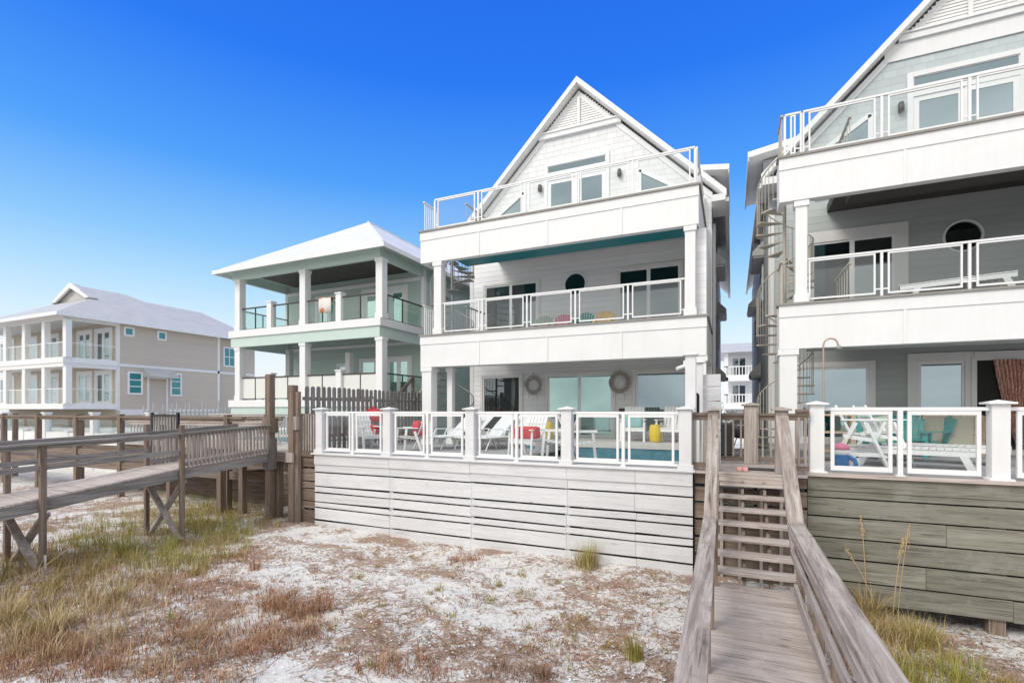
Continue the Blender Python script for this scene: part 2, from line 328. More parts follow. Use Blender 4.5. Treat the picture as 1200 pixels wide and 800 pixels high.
my=nd(nt,'ShaderNodeMapRange',interpolation_type='SMOOTHSTEP',inp={1:.05,2:-.25,3:0,4:1}); nt.links.new(sx.outputs['Y'],my.inputs[0])
mz=nd(nt,'ShaderNodeMapRange',interpolation_type='SMOOTHSTEP',inp={1:.68,2:.85,3:0,4:1}); nt.links.new(sx.outputs['Z'],mz.inputs[0])
mm=nd(nt,'ShaderNodeMath',operation='MAXIMUM'); nt.links.new(my.outputs[0],mm.inputs[0]); nt.links.new(mz.outputs[0],mm.inputs[1])
mc=nd(nt,'ShaderNodeMix',data_type='RGBA'); nt.links.new(mm.outputs[0],mc.inputs[0]); nt.links.new(mxs.outputs[2],mc.inputs[6]); nt.links.new(cs.outputs[0],mc.inputs[7]); nt.links.new(mc.outputs[2],bg.inputs['Color'])
bg.inputs['Strength'].default_value=SKYS
sd=bpy.data.lights.new('sun','SUN'); so=bpy.data.objects.new('sun',sd); COL.objects.link(so); sd.energy=1.25; sd.angle=R(22); sd.color=(1,.95,.88)
D=Vector((math.sin(SUN_AZ)*math.cos(SUN_EL),math.cos(SUN_AZ)*math.cos(SUN_EL),math.sin(SUN_EL)))
so.rotation_euler=D.to_track_quat('Z','Y').to_euler(); so.location=(0,-10,20)
cd=bpy.data.cameras.new('camera'); co=bpy.data.objects.new('camera',cd); COL.objects.link(co); scene.camera=co
cd.sensor_width=36; cd.lens=FPX/1200*36; cd.shift_y=(HZ-400)/1200; cd.clip_end=5000; cd.clip_start=.05
co.location=(0,0,0); co.rotation_euler=(R(90),0,YAW)
scene.view_settings.view_transform='Standard'; scene.view_settings.look='None'; scene.view_settings.exposure=EXPO; scene.view_settings.gamma=1
M['copper_pipe']=paint('copper_pipe',(.50,.33,.25),.35,.1,10,.5)
M['amber_wood']=paint('orange_varnished_wood',(.50,.22,.06),.5,.2,6)
M['red_white']=paint('red_plastic',(.7,.08,.08),.4,.2,8)
# ================================================================= GROUND
def gh(x,y):
    z=-3.0
    z+=.10*noise.noise(Vector((x*.35,y*.35,1.3)))+.035*noise.noise(Vector((x*1.3,y*1.3,4.1)))
    if -18<x<12 and -1<y<14:
        z+=.04*noise.noise(Vector((x*3.2,y*3.2,2.2)))+.035*abs(noise.noise(Vector((x*9,y*9,7.2))))
    if x>.9: z-=.28*min(1,(x-.9)/1.2)+(.17*min(1,max(0,(x-1.6)/1.5))*min(1,max(0,(y-7.6)/1.5)))
    if y<-4: z-=min(3.2,(-4-y)*.09); z+=(2.1+1.3*noise.noise(Vector((x*.16,y*.2,5))))*math.exp(-((y+15)/4.5)**2)  # unseen dune ridge added behind the camera as a dark band in window reflections
    if x<-7 and y<9.4: z+=.12*math.exp(-((x+9.5)**2/14+(y-5.5)**2/8))
    return z
def axis(lo,hi,step,far):
    a=[]; v=lo
    while v<=hi+1e-6: a.append(v); v+=step
    s=step; v=hi
    up=[]
    while v<far: s*=1.35; v+=s; up.append(v)
    s=step; v=lo; dn=[]
    while v>-far: s*=1.35; v-=s; dn.append(v)
    return dn[::-1]+a+up
xs=axis(-17,10,.085,1500); ys=axis(.8,13,.085,1500)
g=MB(); nx=len(xs)
for y in ys:
    for x in xs: g.v.append((x,y,gh(x,y)))
for j in range(len(ys)-1):
    for i in range(nx-1):
        a=j*nx+i; g.f.append((a,a+1,a+nx+1,a+nx)); g.sm.append(True)
m,nt,b=newmat('white_sand'); L=nt.links
ge=nd(nt,'ShaderNodeNewGeometry')
n1=nd(nt,'ShaderNodeTexNoise',inp={'Scale':.9,'Detail':8,'Roughness':.66,'Distortion':.4}); L.new(ge.outputs['Position'],n1.inputs['Vector'])
n2=nd(nt,'ShaderNodeTexNoise',inp={'Scale':9,'Detail':8,'Roughness':.75,'Distortion':1.2}); L.new(ge.outputs['Position'],n2.inputs['Vector'])
n3=nd(nt,'ShaderNodeTexNoise',inp={'Scale':45,'Detail':5,'Roughness':.7}); L.new(ge.outputs['Position'],n3.inputs['Vector'])
base=ramp(nt,[(.3,(.76,.715,.68)),(.55,(.90,.885,.865))]); L.new(n3.outputs['Fac'],base.inputs['Fac'])
a1=nd(nt,'ShaderNodeMath',operation='MULTIPLY_ADD',inp={1:.95}); L.new(n1.outputs['Fac'],a1.inputs[0]); L.new(n2.outputs['Fac'],a1.inputs[2])
lit=ramp(nt,[(.96,(0,0,0)),(1.06,(1,1,1))]); L.new(a1.outputs[0],lit.inputs['Fac'])
lc=ramp(nt,[(.35,(.16,.085,.05)),(.5,(.38,.225,.145)),(.66,(.54,.38,.28))]); L.new(n3.outputs['Fac'],lc.inputs['Fac'])
# litter is only on the dune strip in front of the decks; clean sand further away
sp=nd(nt,'ShaderNodeSeparateXYZ'); L.new(ge.outputs['Position'],sp.inputs[0])
fy=nd(nt,'ShaderNodeMapRange',inp={1:10.0,2:12.5,3:1.0,4:.25}); L.new(sp.outputs['Y'],fy.inputs[0])
fm=nd(nt,'ShaderNodeMath',operation='MULTIPLY'); L.new(lit.outputs['Color'],fm.inputs[0]); L.new(fy.outputs[0],fm.inputs[1])
fm2=nd(nt,'ShaderNodeMath',operation='MULTIPLY',inp={1:.85}); L.new(fm.outputs[0],fm2.inputs[0])
mx=nd(nt,'ShaderNodeMixRGB'); L.new(fm2.outputs[0],mx.inputs['Fac']); L.new(base.outputs['Color'],mx.inputs['Color1']); L.new(lc.outputs['Color'],mx.inputs['Color2'])
L.new(mx.outputs['Color'],b.inputs['Base Color']); b.inputs['Roughness'].default_value=.95; b.inputs['Specular IOR Level'].default_value=.15
hm=nd(nt,'ShaderNodeMath',operation='MULTIPLY_ADD',inp={1:.3}); L.new(n3.outputs['Fac'],hm.inputs[0]); L.new(n2.outputs['Fac'],hm.inputs[2])
bp=nd(nt,'ShaderNodeBump',inp={'Strength':.9,'Distance':.07}); L.new(hm.outputs[0],bp.inputs['Height']); L.new(bp.outputs['Normal'],b.inputs['Normal'])
go=g.build('ground',m,None,fix=False); tag(go,kind='structure')
sea=MB().add([(-1500,-1500,-5.3),(1500,-1500,-5.3),(1500,-31,-5.3),(-1500,-31,-5.3)],[(0,1,2,3)]).build('sea',M['sea']); tag(sea,kind='structure')

# ================================================================= HOUSE PARTS
def window(h,x0,x1,Y,z0,z1,name='window',fw=.11,mat='win',muntin=1,frame='trim',curtain=None,pfw=.06):
    """framed window in a wall facing -Y: casing, sash frames, panes"""
    f=MB()
    f.box(x0-fw,x0,Y-.05,Y+.02,z0-fw,z1+fw).box(x1,x1+fw,Y-.05,Y+.02,z0-fw,z1+fw).box(x0,x1,Y-.05,Y+.02,z1,z1+fw).box(x0,x1,Y-.05,Y+.02,z0-fw,z0)
    fo=f.build(name,M[frame],h,.006)
    s=MB(); w_=(x1-x0)/muntin
    for i in range(muntin):
        a=x0+i*w_; c=a+w_; yy=Y-.035 if i%2 else Y-.02
        s.box(a,a+pfw,yy,yy+.04,z0,z1).box(c-pfw,c,yy,yy+.04,z0,z1).box(a+pfw,c-pfw,yy,yy+.04,z1-pfw,z1).box(a+pfw,c-pfw,yy,yy+.04,z0,z0+pfw)
    s.build('sash',M['white_metal'],fo)
    for i in range(muntin):
        a=x0+i*w_; c=a+w_; yy=Y-.017 if i%2 else Y-.002
        if curtain and i in curtain:
            MB().box(a+pfw,c-pfw,Y-.006,Y-.002,z0+pfw,z1-pfw).build('room_shade_plate',M['void_shade'],fo)  # flat black plate paints the dim room behind the pane
            MB().box(a+pfw,c-pfw,Y-.04,Y-.036,z0+pfw,z1-pfw).build('pane',M['see_glass'],fo)
            f0,f1_=curtain[i]; u0=a+pfw+(c-a-2*pfw)*f0; u1=a+pfw+(c-a-2*pfw)*f1_; cm=MB(); N=int((u1-u0)/.02)+4
            for zz in (z0+pfw,z1-pfw):
                for q in range(N+1): cm.v.append((u0+(u1-u0)*q/N,Y-.021+.009*math.sin(q*1.1),zz))
            for q in range(N): cm.f.append((q,q+1,N+1+q+1,N+1+q)); cm.sm.append(True)
            cm.build('curtain',M['curtain'],fo,fix=False)
        else: MB().box(a+pfw,c-pfw,yy,yy+.012,z0+pfw,z1-pfw).build('pane',M[mat],fo)
    return fo
def xwindow(h,X,sgn,y0,y1,z0,z1,mat='win_teal',rows=2,cols=1,fw=.1,name='window'):
    f=MB(); a,c=(X,X+sgn*.05)
    f.box(a,c,y0-fw,y0,z0-fw,z1+fw).box(a,c,y1,y1+fw,z0-fw,z1+fw).box(a,c,y0,y1,z1,z1+fw).box(a,c,y0,y1,z0-fw,z0)
    for i in range(1,rows): zz=z0+(z1-z0)*i/rows; f.box(a,c-sgn*.01,y0,y1,zz-.03,zz+.03)
    for i in range(1,cols): yy=y0+(y1-y0)*i/cols; f.box(a,c-sgn*.012,yy-.03,yy+.03,z0,z1)
    fo=f.build(name,M['white'],h)
    MB().box(X+sgn*.005,X+sgn*.02,y0,y1,z0,z1).build('pane',M[mat],fo)
def rail_panels(h,xa,xb,Y,z0,n,ht=1.0,name='railing',along='x',end=True):
    """white framed glass balustrade: top rail, slim posts, framed panels"""
    w_=(xb-xa)/n; top=MB(); 
    def bx(m,a,c,d,z_0,z_1):
        (m.box(a,c,Y-d,Y+d,z_0,z_1) if along=='x' else m.box(Y-d,Y+d,a,c,z_0,z_1))
    r=MB(); bx(r,xa,xb,.03,z0+ht-.045,z0+ht); ro=r.build(name,M['white_metal'],h,.005)
    for i in range(n+1):
        if not end and i in (0,n): continue
        p=MB(); x=xa+i*w_; bx(p,x-.024,x+.024,.024,z0,z0+ht-.046); p.build('post',M['white_metal'],ro)
    for i in range(n):
        a=xa+i*w_+.11; c=xa+(i+1)*w_-.11
        p=MB(); z_0=z0+.07; z_1=z0+ht-.05
        bx(p,a,a+.034,.018,z_0,z_1); bx(p,c-.034,c,.018,z_0,z_1); bx(p,a+.034,c-.034,.018,z_0,z_0+.04); bx(p,a+.034,c-.034,.018,z_1-.034,z_1)
        bx(p,a-.09,a,.008,z_0+.1,z_0+.13); bx(p,c,c+.09,.008,z_0+.1,z_0+.13)
        po=p.build('panel_frame',M['white_metal'],ro)
        q=MB(); bx(q,a+.034,c-.034,.004,z_0+.04,z_1-.034); q.build('glass',M['glass'],po)
    return ro
def fascia(h,x0,x1,Y,zt,zb,secs,depth):
    """panelled white deck band with grey deck edge on top"""
    m=MB().box(x0,x1,Y,Y+.2,zb,zt-.05); z1=zt-.32
    m.box(x0-.01,x1+.01,Y-.022,Y,zt-.32,zt-.05)
    for s in secs: m.box(s-.03,s+.03,Y-.02,Y,zb,zt-.322)
    o=m.build('deck_band',M['white'],h,.004)
    MB().box(x0-.05,x1+.05,Y-.06,Y+.3,zt-.05,zt).build('deck_edge',M['edge'],h)
    return o
def spiral(h,cx,cy,z0,z1,r,mat,a0=0,turn=1):
    n=int(round((z1-z0)/.215)); st=(z1-z0)/n; da=R(29)*turn
    so_=MB().cyl(cx,cy,z0,z1+.15,.042,10).build('spiral_stair',M[mat],h)
    t=MB(); bal=MB(); rail=[]
    for i in range(n):
        a=a0+da*i; z=z0+st*(i+1)
        pts=[(cx+.05*math.cos(a),cy+.05*math.sin(a))]+[(cx+r*math.cos(a+da*k/3),cy+r*math.sin(a+da*k/3)) for k in range(4)]
        t.prism(pts,'z',z-.03,z)
        for k in range(0,3 if i<n-3 else 0):
            b_=a+da*k/3; bal.tube([(cx+(r-.03)*math.cos(b_),cy+(r-.03)*math.sin(b_),z),(cx+(r-.03)*math.cos(b_),cy+(r-.03)*math.sin(b_),z+.9+st*k/3)],.0085,5)
    for i in range((n-3)*3+1):
        a=a0+da*i/3; rail.append((cx+(r-.03)*math.cos(a),cy+(r-.03)*math.sin(a),z0+st*(i/3+1)+.9))
    t.build('treads',M[mat],so_); bal.build('balusters',M[mat],so_)
    MB().tube(rail,.017,6).build('handrail',M[mat],so_)
    return so_
def sconce(h,x,Y,z):
    o=MB().box(x-.05,x+.05,Y-.03,Y,z-.1,z+.12).build('wall_light',M['bronze'],h)
    MB().lathe([(.03,.13),(.06,.11),(.075,-.02),(.07,-.12),(.03,-.13)],x,Y-.1,z,12).build('lamp_shade',M['bronze'],o)
def chimneyless(): pass
def beach_house(dx,dy,kind):
    W=kind=='white'
    Yd=13.6+dy; Yw=17+dy; xl=-9.35+dx-(0 if W else .2); xr=-.6+dx; cx=-4.97+dx
    h=thing('beach_house','tall white beach house with pointed gable and teal soffit band in the middle' if W else
            'tall grey walled beach house with white panelled decks, cut off by the right edge','house',(cx,Yw,-3))
    f1,f2,f3=-.95,2.47,5.87
    sid=M['siding_white' if W else 'siding_grey']
    # walls
    Yb=Yw+14
    MB().box(xl,xr,Yw,Yw+.2,f1-.2,f3).build('front_wall',sid,h)
    sm=M['siding_side_shaded']
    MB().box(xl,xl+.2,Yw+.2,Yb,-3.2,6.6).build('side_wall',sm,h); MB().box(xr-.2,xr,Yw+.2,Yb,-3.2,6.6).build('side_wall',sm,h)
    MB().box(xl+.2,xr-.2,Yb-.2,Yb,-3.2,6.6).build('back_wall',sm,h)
    # corner boards
    for x,s in ((xl,-1),(xr,1)): MB().box(x-.02 if s<0 else x-.14,x+.14 if s<0 else x+.02,Yw-.02,Yw+.16,f1,f3-.1).build('corner_trim',M['trim'],h)
    # gable
    zp=11.5; ze=6.55; hw=4.78
    gp=MB().prism([(cx-4.37,f3),(cx+4.37,f3),(cx+4.37,6.93),(cx,zp-.15),(cx-4.37,6.93)],'y',Yw,Yw+.2)
    gp.build('gable_wall',M['shake_white' if W else 'shake_grey'],h)
    # louvre triangle with crossband
    zl=10.03; k=1.0
    hwl=(zp-.05-zl)/k-.02
    lv=MB(); z=zl+.02
    while z<zp-.35:
        w_=(zp-.12-z)/k-.04
        if w_>.1: lv.add([(cx-w_,Yw-.032,z),(cx+w_,Yw-.032,z),(cx+w_,Yw-.012,z+.08),(cx-w_,Yw-.012,z+.08),(cx-w_,Yw-.001,z),(cx+w_,Yw-.001,z)],[(0,1,2,3),(0,4,5,1)])
        z+=.085
    lo=lv.build('gable_louvre',M['louvre'],h)
    MB().box(cx-.05,cx+.05,Yw-.075,Yw-.052,zl,zp-.4).build('louvre_mullion',M['white'],lo)
    MB().box(cx-hwl-.1,cx+hwl+.1,Yw-.11,Yw-.002,zl-.17,zl).box(cx-hwl-.1,cx+hwl+.1,Yw-.15,Yw-.002,zl,zl+.05).build('gable_band',M['white'],h,.004)
    if not W: MB().box(cx-hwl-.4,cx+hwl+.4,Yw-.04,Yw-.003,zl-.62,zl-.172).build('gable_frieze',M['white'],h)
    # roof: two slabs + rakes
    Yf=Yw-.26; Yr=Yb+.4; t=.1
    rz=lambda x: zp+.15-k*abs(x-cx)
    for s in (-1,1):
        xe=cx+s*hw
        rf=MB().prism([(cx,zp+.15),(xe,rz(xe)),(xe,rz(xe)-t*1.4),(cx,zp+.15-t*1.4)],'y',Yf,Yr).build('roof',M['roof_white'],h)
        MB().prism([(cx,zp+.19),(xe+s*.03,rz(xe)+.01),(xe+s*.03,rz(xe)-.2),(cx,zp-.02)],'y',Yf-.05,Yf-.002).build('rake_board',M['white'],rf,.004)
        MB().prism([(cx,zp-.16),(cx+s*4.4,zp-4.56),(cx+s*4.4,zp-4.78),(cx,zp-.38)],'y',Yw-.03,Yw-.002).build('rake_frieze',M['white'],rf)
        # soffit return under rake, gutter
        MB().prism([(cx,zp-.01),(xe,rz(xe)-.16),(xe,rz(xe)-.2),(cx,zp-.05)],'y',Yf,Yw-.01).build('rake_soffit',M['trim'],rf)
        MB().box(xe-.02,xe+s*.1,Yf+.1,Yr,rz(xe)-.33,rz(xe)-.2).build('gutter',M['white'],rf)
        # boxed eave end
        MB().box(cx+s*4.38,xe,Yf-.3,Yf+1.1,rz(xe)-.42,rz(xe)-.22).build('eave_return',M['white'],rf)
        # side dormer, shed roofed, wall flush with the side wall
        ws=xl-.004 if s<0 else xr+.004
        d=MB().prism([(ws,6.6),(ws,8.75),(cx+s*2.2,8.95),(cx+s*2.2,6.6)],'y',Yw+3,Yw+6.5).build('dormer',sm,h)
        ex=ws+s*.5
        MB().prism([(ex,8.72),(ex,8.92),(cx+s*1.5,9.45),(cx+s*1.5,9.25)],'y',Yw+2.5,Yw+7).build('dormer_roof',M['roof_white'],d)
        MB().box(ex,ex-s*.04,Yw+2.5,Yw+7,8.6,8.735).build('dormer_fascia',M['soffit'],d)
        xwindow(d,ws,s,Yw+4,Yw+5.2,7.2,8.3,'win',2,1)
        # small roofed bays lower down
        for (y,z,ln) in ((5.6,5.1,2.4),(10.2,4.2,2.2),(7.6,1.1,2.2)):
            bb=MB().prism([(ws,z+.75),(ws+s*.36,z+.38),(ws+s*.36,z+.24),(ws,z+.24)],'y',Yw+y-3,Yw+y-3+ln).build('window_hood',M['roof_grey'],h)
            MB().box(ws,ws+s*.33,Yw+y-2.95,Yw+y-3+ln-.05,z+.18,z+.238).build('hood_soffit',M['trim'],bb)
            xwindow(h,ws,s,Yw+y-2.6,Yw+y-3+ln-.4,z-1.15,z-.1,'win_dark',2,1)
    # downpipe
    MB().box(xr+.01,xr+.09,Yw+1.0,Yw+1.08,-3,6.3).build('downpipe',M['white'],h)
    # ---- decks
    for lvl,zt in ((2,f2),(3,f3)):
        xR=xr if lvl==2 else xr-.19
        secs=[wx(p,13.6)+dx for p in (561,641,728)]
        fascia(h,xl,xR,Yd,zt,zt-1.05,secs,.2)
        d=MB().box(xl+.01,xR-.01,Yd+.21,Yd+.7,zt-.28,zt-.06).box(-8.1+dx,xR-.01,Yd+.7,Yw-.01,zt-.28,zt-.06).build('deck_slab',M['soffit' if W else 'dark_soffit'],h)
        MB().box(xR-.12,xR,Yd+.2,Yw-.01,zt-1.05,zt-.05).build('deck_side_band',M['white'],h)
        MB().box(xR-.07,xR+.05,Yd+.3,Yw,zt-.049,zt+.001).build('deck_side_edge',M['edge'],h)
        MB().box(xl,xl+.12,Yd+.2,Yd+.7,zt-1.05,zt-.05).build('deck_side_band',M['white'],h)
        # left gallery to the stair
        rp=rail_panels(h,wx(515,13.6)-(.25 if lvl==3 else 0) if W else 1.49,((wx(803,13.6) if lvl==2 else wx(814,13.6))) if W else 1.49+1.485*5,Yd+.12,zt,5,1.02)
        if lvl==3:
            if not W: rail_panels(h,xl+.12,1.45,Yd+.12,zt,1,1.02)
            rail_panels(h,Yd+.15,Yw-.1,xR-.06,zt,2,1.02,along='y')
        m=MB()
        for i in range(7): m.box(xl+.05,xl+.075,Yd+.15+i*.12,Yd+.175+i*.12,zt,zt+.98)
        m.box(xl+.03,xl+.09,Yd+.1,Yd+.95,zt+.98,zt+1.02).build('stair_railing',M['white' if W else 'beige_steel'],h)
        m=MB()                                                 # railing at the stair opening
        for i in range(6): m.box(-8.05+dx,-8.03+dx,Yd+.75+i*.3,Yd+.77+i*.3,zt,zt+.95)
        m.box(-8.07+dx,-8.01+dx,Yd+.7,Yd+2.4,zt+.95,zt+.99).build('stair_railing',M['steel' if W else 'beige_steel'],h)
    if W:
        MB().box(-8.1+dx,xr-.22,Yd+.21,Yd+.85,f3-1.05,f3-.93).build('teal_soffit_band',M['teal'],h)
        MB().box(-8.1+dx,xr-.22,Yd+.85,Yd+.9,f3-1.05,f3-.28).build('teal_soffit_face',M['teal'],h)
        MB().box(-8.9+dx,xr-.13,Yd+.21,Yd+.5,f2-1.04,f2-.9).build('lower_soffit_band',M['trim'],h)
    else:
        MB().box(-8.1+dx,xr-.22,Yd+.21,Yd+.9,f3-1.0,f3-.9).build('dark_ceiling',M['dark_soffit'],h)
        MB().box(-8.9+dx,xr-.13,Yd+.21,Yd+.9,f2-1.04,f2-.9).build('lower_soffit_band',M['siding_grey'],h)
    # columns
    def col(x,y,z0,z1,w_=.28):
        c=MB().box(x-w_/2,x+w_/2,y-w_/2,y+w_/2,z0,z1).build('column',M['white'],h,.01)
        MB().box(x-w_/2-.03,x+w_/2+.03,y-w_/2-.03,y+w_/2+.03,z0,z0+.2).build('column_base',M['white'],c); MB().box(x-w_/2-.03,x+w_/2+.03,y-w_/2-.03,y+w_/2+.03,z1-.13,z1).build('column_capital',M['white'],c)
    col(-8.72+dx if W else wx(938.5,13.17),Yd+.17,f2,f3-1.055,.28 if W else .24); col(-1.0+dx,Yd+.17,f2,f3-1.055,.26)
    col(-9.13+dx if W else wx(923,13.2),Yd+.2,-1.12,f2-1.055,.36); (col(-8.55+dx,Yd+.6,-1.12,f2-1.055,.2) if W else None); col(xr-.16,Yd+.2,-1.12,f2-1.055,.3)
    MB().box(xr-.3,xr-.02,Yd+.35,Yw-.02,f2,f3-1.06).build('wing_wall',M['siding_white' if W else 'siding_grey'],h)
    # openings: second floor
    X=lambda p: wx(p,17)+dx
    fr='trim'; fw=.1 if W else .3
    window(h,X(569) if W else wx(951,16.4),X(630) if W else wx(1048,16.4),Yw,f2+.03,4.76,'sliding_door',fw,'win_dark',2,fr,{0:(.35,1.0)} if W else {0:(.0,.32)})
    window(h,X(725),X(797),Yw,f2+.03,4.8,'sliding_door',.1,'win_dark',2,fr)
    c_,r_=(-5.11+dx,.37); zc=4.5
    n=40; m=MB()
    ring=[(c_+q*math.cos(2*math.pi*i/n),Yw-d_,zc+q*math.sin(2*math.pi*i/n)) for (q,d_) in ((r_,.0),(r_,.05),(r_+.05,.05),(r_+.05,.0)) for i in range(n)]
    m.add(ring,[(j*n+i,j*n+(i+1)%n,(j+1)*n+(i+1)%n,(j+1)*n+i) for j in range(3) for i in range(n)])
    ro=m.build('round_window',M['white'],h)
    MB().add([(c_+r_*math.cos(2*math.pi*i/n),Yw-.004,zc+r_*math.sin(2*math.pi*i/n)) for i in range(n)],[tuple(range(n))]).build('pane',M['win_dark'],ro)
    # third floor
    window(h,X(642),X(710),Yw,8.62,8.87,'transom_window',.13,'win',1,'white',pfw=.02)
    window(h,X(642),X(710),Yw,f3+.05,8.34,'sliding_door',.13,'win',2,'white',pfw=.13)
    for s in (-1,1):
        a=cx+s*2.12; b_=cx+s*3.1; z0=f3+.2; hyp=lambda x: 8.1-(abs(x-a))*.67
        pts=[(a,z0),(b_+s*.35,z0),(b_+s*.35,hyp(b_+s*.35)),(a,8.1)]
        fo=MB()
        for i in range(4):
            p,q=pts[i],pts[(i+1)%4]; fo.beam((p[0],Yw-.03,p[1]),(q[0],Yw-.03,q[1]),.05 if 0 else .12,.07,(0,1,0))
        fo=fo.build('corner_window',M['white'],h)
        MB().prism(pts,'y',Yw-.012,Yw-.002).build('pane',M['win'],fo)
        sconce(h,cx+s*1.45,Yw,8.12)
        if s<0: sconce(h,cx-3.7,Yw,7.15)
    return h,Yd,Yw
H1,Yd1,Yw1=beach_house(0,0,'white')
# ground floor openings of the white house
f1=-.95
window(H1,wx(566,17),wx(610,17),17,f1+.1,1.3,'window',.1,'win_dark',1)
window(H1,wx(642,17),wx(718,17),17,f1+.04,1.28,'sliding_door',.1,'win_green',2)
window(H1,wx(745,17),wx(805,17),17,-.75,1.3,'window',.1,'win',1)
spiral(H1,-9.1,15.2,-1.1,5.87,.8,'steel',R(-20))
for xx in (-5.9,-3.1): pass
MB().box(wx(728,17)-.06,wx(728,17)+.2,16.93,16.998,-.08,.08).build('outlet_box',M['bronze'],H1)
MB().box(-8.9,-.75,17-.5,17.001,-1.2,-.951).build('threshold_step',M['coping'],H1)
cam=MB().box(-1.16,-1.1,13.55,13.62,1.15,1.3).tube([(-1.13,13.5,1.15),(-1.3,13.35,1.08)],.05,8).build('security_light',M['white'],H1)

H2,Yd2,Yw2=beach_house(10.55,-.6,'grey')
XR=lambda p: wx(p,16.4)
window(H2,XR(938),XR(1018),16.4,-.8,1.22,'window',.15,'win',1,'trim')
window(H2,XR(1076),XR(1130),16.4,f1+.04,1.28,'sliding_door',.24,'win',1,'trim')
# open doorway; a near-black sheet paints the unlit room, none is built
x0,x1=XR(1136)+.08,XR(1206)
dr=MB().box(x0-.06,x0,16.33,16.42,f1,1.34).box(x1,x1+.12,16.33,16.42,f1,1.34).box(x0,x1,16.33,16.42,1.28,1.5).build('open_doorway',M['trim'],H2)
MB().box(x0,x1,16.37,16.395,f1,1.28).build('doorway_shade_sheet',M['void_shade'],dr)
# pleated copper foil curtain gathered to one side, tapering to its tie
cu=MB(); N=70; rows=26; xa,xb=XR(1162),XR(1196)
vs=[]
for j in range(rows+1):
    t=j/rows; z=1.27-t*2.1
    l=xa+(xb-xa)*.75*t**1.2; r=xb+.02*math.sin(t*6)
    for i in range(N+1):
        s=i/N; vs.append((l+(r-l)*s,16.28+.035*math.sin(s*44+t*2)+.012*math.sin(s*131+j*1.7)+.01*random.random(),z+.01*random.random()))
cu.add(vs,[(j*(N+1)+i,j*(N+1)+i+1,(j+1)*(N+1)+i+1,(j+1)*(N+1)+i) for j in range(rows) for i in range(N)])
o=cu.build('foil_curtain',M['copper'],fix=False); tag(o,'crinkled copper foil curtain hanging in the open doorway of the grey house','curtain')
sol=o.modifiers.new('t','SOLIDIFY'); sol.thickness=.004
spiral(H2,1.22,14.35,-1.1,5.87,.66,'beige_steel',R(150))


# ================================================================= MINT HOUSE
xl,xr,Yf,Yw=-20.25,-12.1,15.07,17.85
h=thing('mint_house','mint green house with white columns and white hipped roof, left of the white house','house',((xl+xr)/2,Yw,-3))
MB().box(xl,xr,Yw,Yw+13,-3,6.1).build('wall',M['siding_mint'],h)
MB().box(xl-.02,xl+.14,Yw-.02,Yw+.001,.4,6.1).build('corner_trim',M['white'],h); MB().box(xr-.14,xr+.02,Yw-.02,Yw+.16,.4,6.1).build('corner_trim',M['white'],h)
for z in (.46,3.5):
    MB().box(xl-.05,xr+.05,Yf-.15,Yw-.01,z-.22,z-.02).build('porch_floor',M['soffit'],h)
    MB().box(xl-.1,xr+.1,Yf-.22,Yf-.16,z-.3,z-.002).box(xl-.1,xl-.04,Yf-.16,Yw,z-.3,z-.002).box(xr+.04,xr+.1,Yf-.16,Yw,z-.3,z-.002).build('porch_band',M['white'],h)
    MB().box(xl-.02,xr+.02,Yf-.16,Yf-.04,z-.72,z-.301).box(xl-.02,xl+.1,Yf-.04,Yw,z-.72,z-.301).box(xr-.1,xr+.02,Yf-.04,Yw,z-.72,z-.301).build('porch_beam',M['mint'],h)
    MB().box(xl+.1,xr-.1,Yw-.06,Yw-.012,z-.62,z-.5).build('porch_cornice',M['white'],h)
# upper ceiling
MB().box(xl,xr,Yf-.1,Yf+.05,5.75,6.1).box(xl,xl+.15,Yf+.05,Yw,5.75,6.1).box(xr-.15,xr,Yf+.05,Yw,5.75,6.1).build('roof_beam',M['mint'],h)
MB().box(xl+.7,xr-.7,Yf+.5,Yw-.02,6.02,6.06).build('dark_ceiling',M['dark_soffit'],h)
MB().box(xl+.15,xr-.15,Yw-.1,Yw-.012,5.6,5.75).build('porch_cornice',M['white'],h)
e=.55; ex0,ex1,ey0,ey1=xl-e,xr+e,Yf-e-.05,Yw+13+e; ze=6.12; zr=9.15; xm=(xl+xr)/2; hp=(ex1-ex0)/2
rf=MB().add([(ex0,ey0,ze),(ex1,ey0,ze),(ex1,ey1,ze),(ex0,ey1,ze),(xm,ey0+hp,zr),(xm,ey1-hp,zr)],[(0,1,4),(1,2,5,4),(2,3,5),(3,0,4,5)]).build('roof',M['roof_white'],h)
MB().box(ex0,ex1,ey0,ey1,ze-.02,ze-.01).build('soffit',M['siding_mint'],rf)
MB().box(ex0,ex1,ey0-.04,ey0,ze-.16,ze).box(ex0,ex1,ey1,ey1+.04,ze-.16,ze).box(ex0-.04,ex0,ey0-.04,ey1+.04,ze-.16,ze).box(ex1,ex1+.04,ey0-.04,ey1+.04,ze-.16,ze).build('fascia',M['white'],rf)
MB().tube([(ex1,ey0,ze+.02),(xm,ey0+hp,zr+.02),(xm,ey1-hp,zr+.02)],.04,6).build('ridge_cap',M['roof_white'],rf)
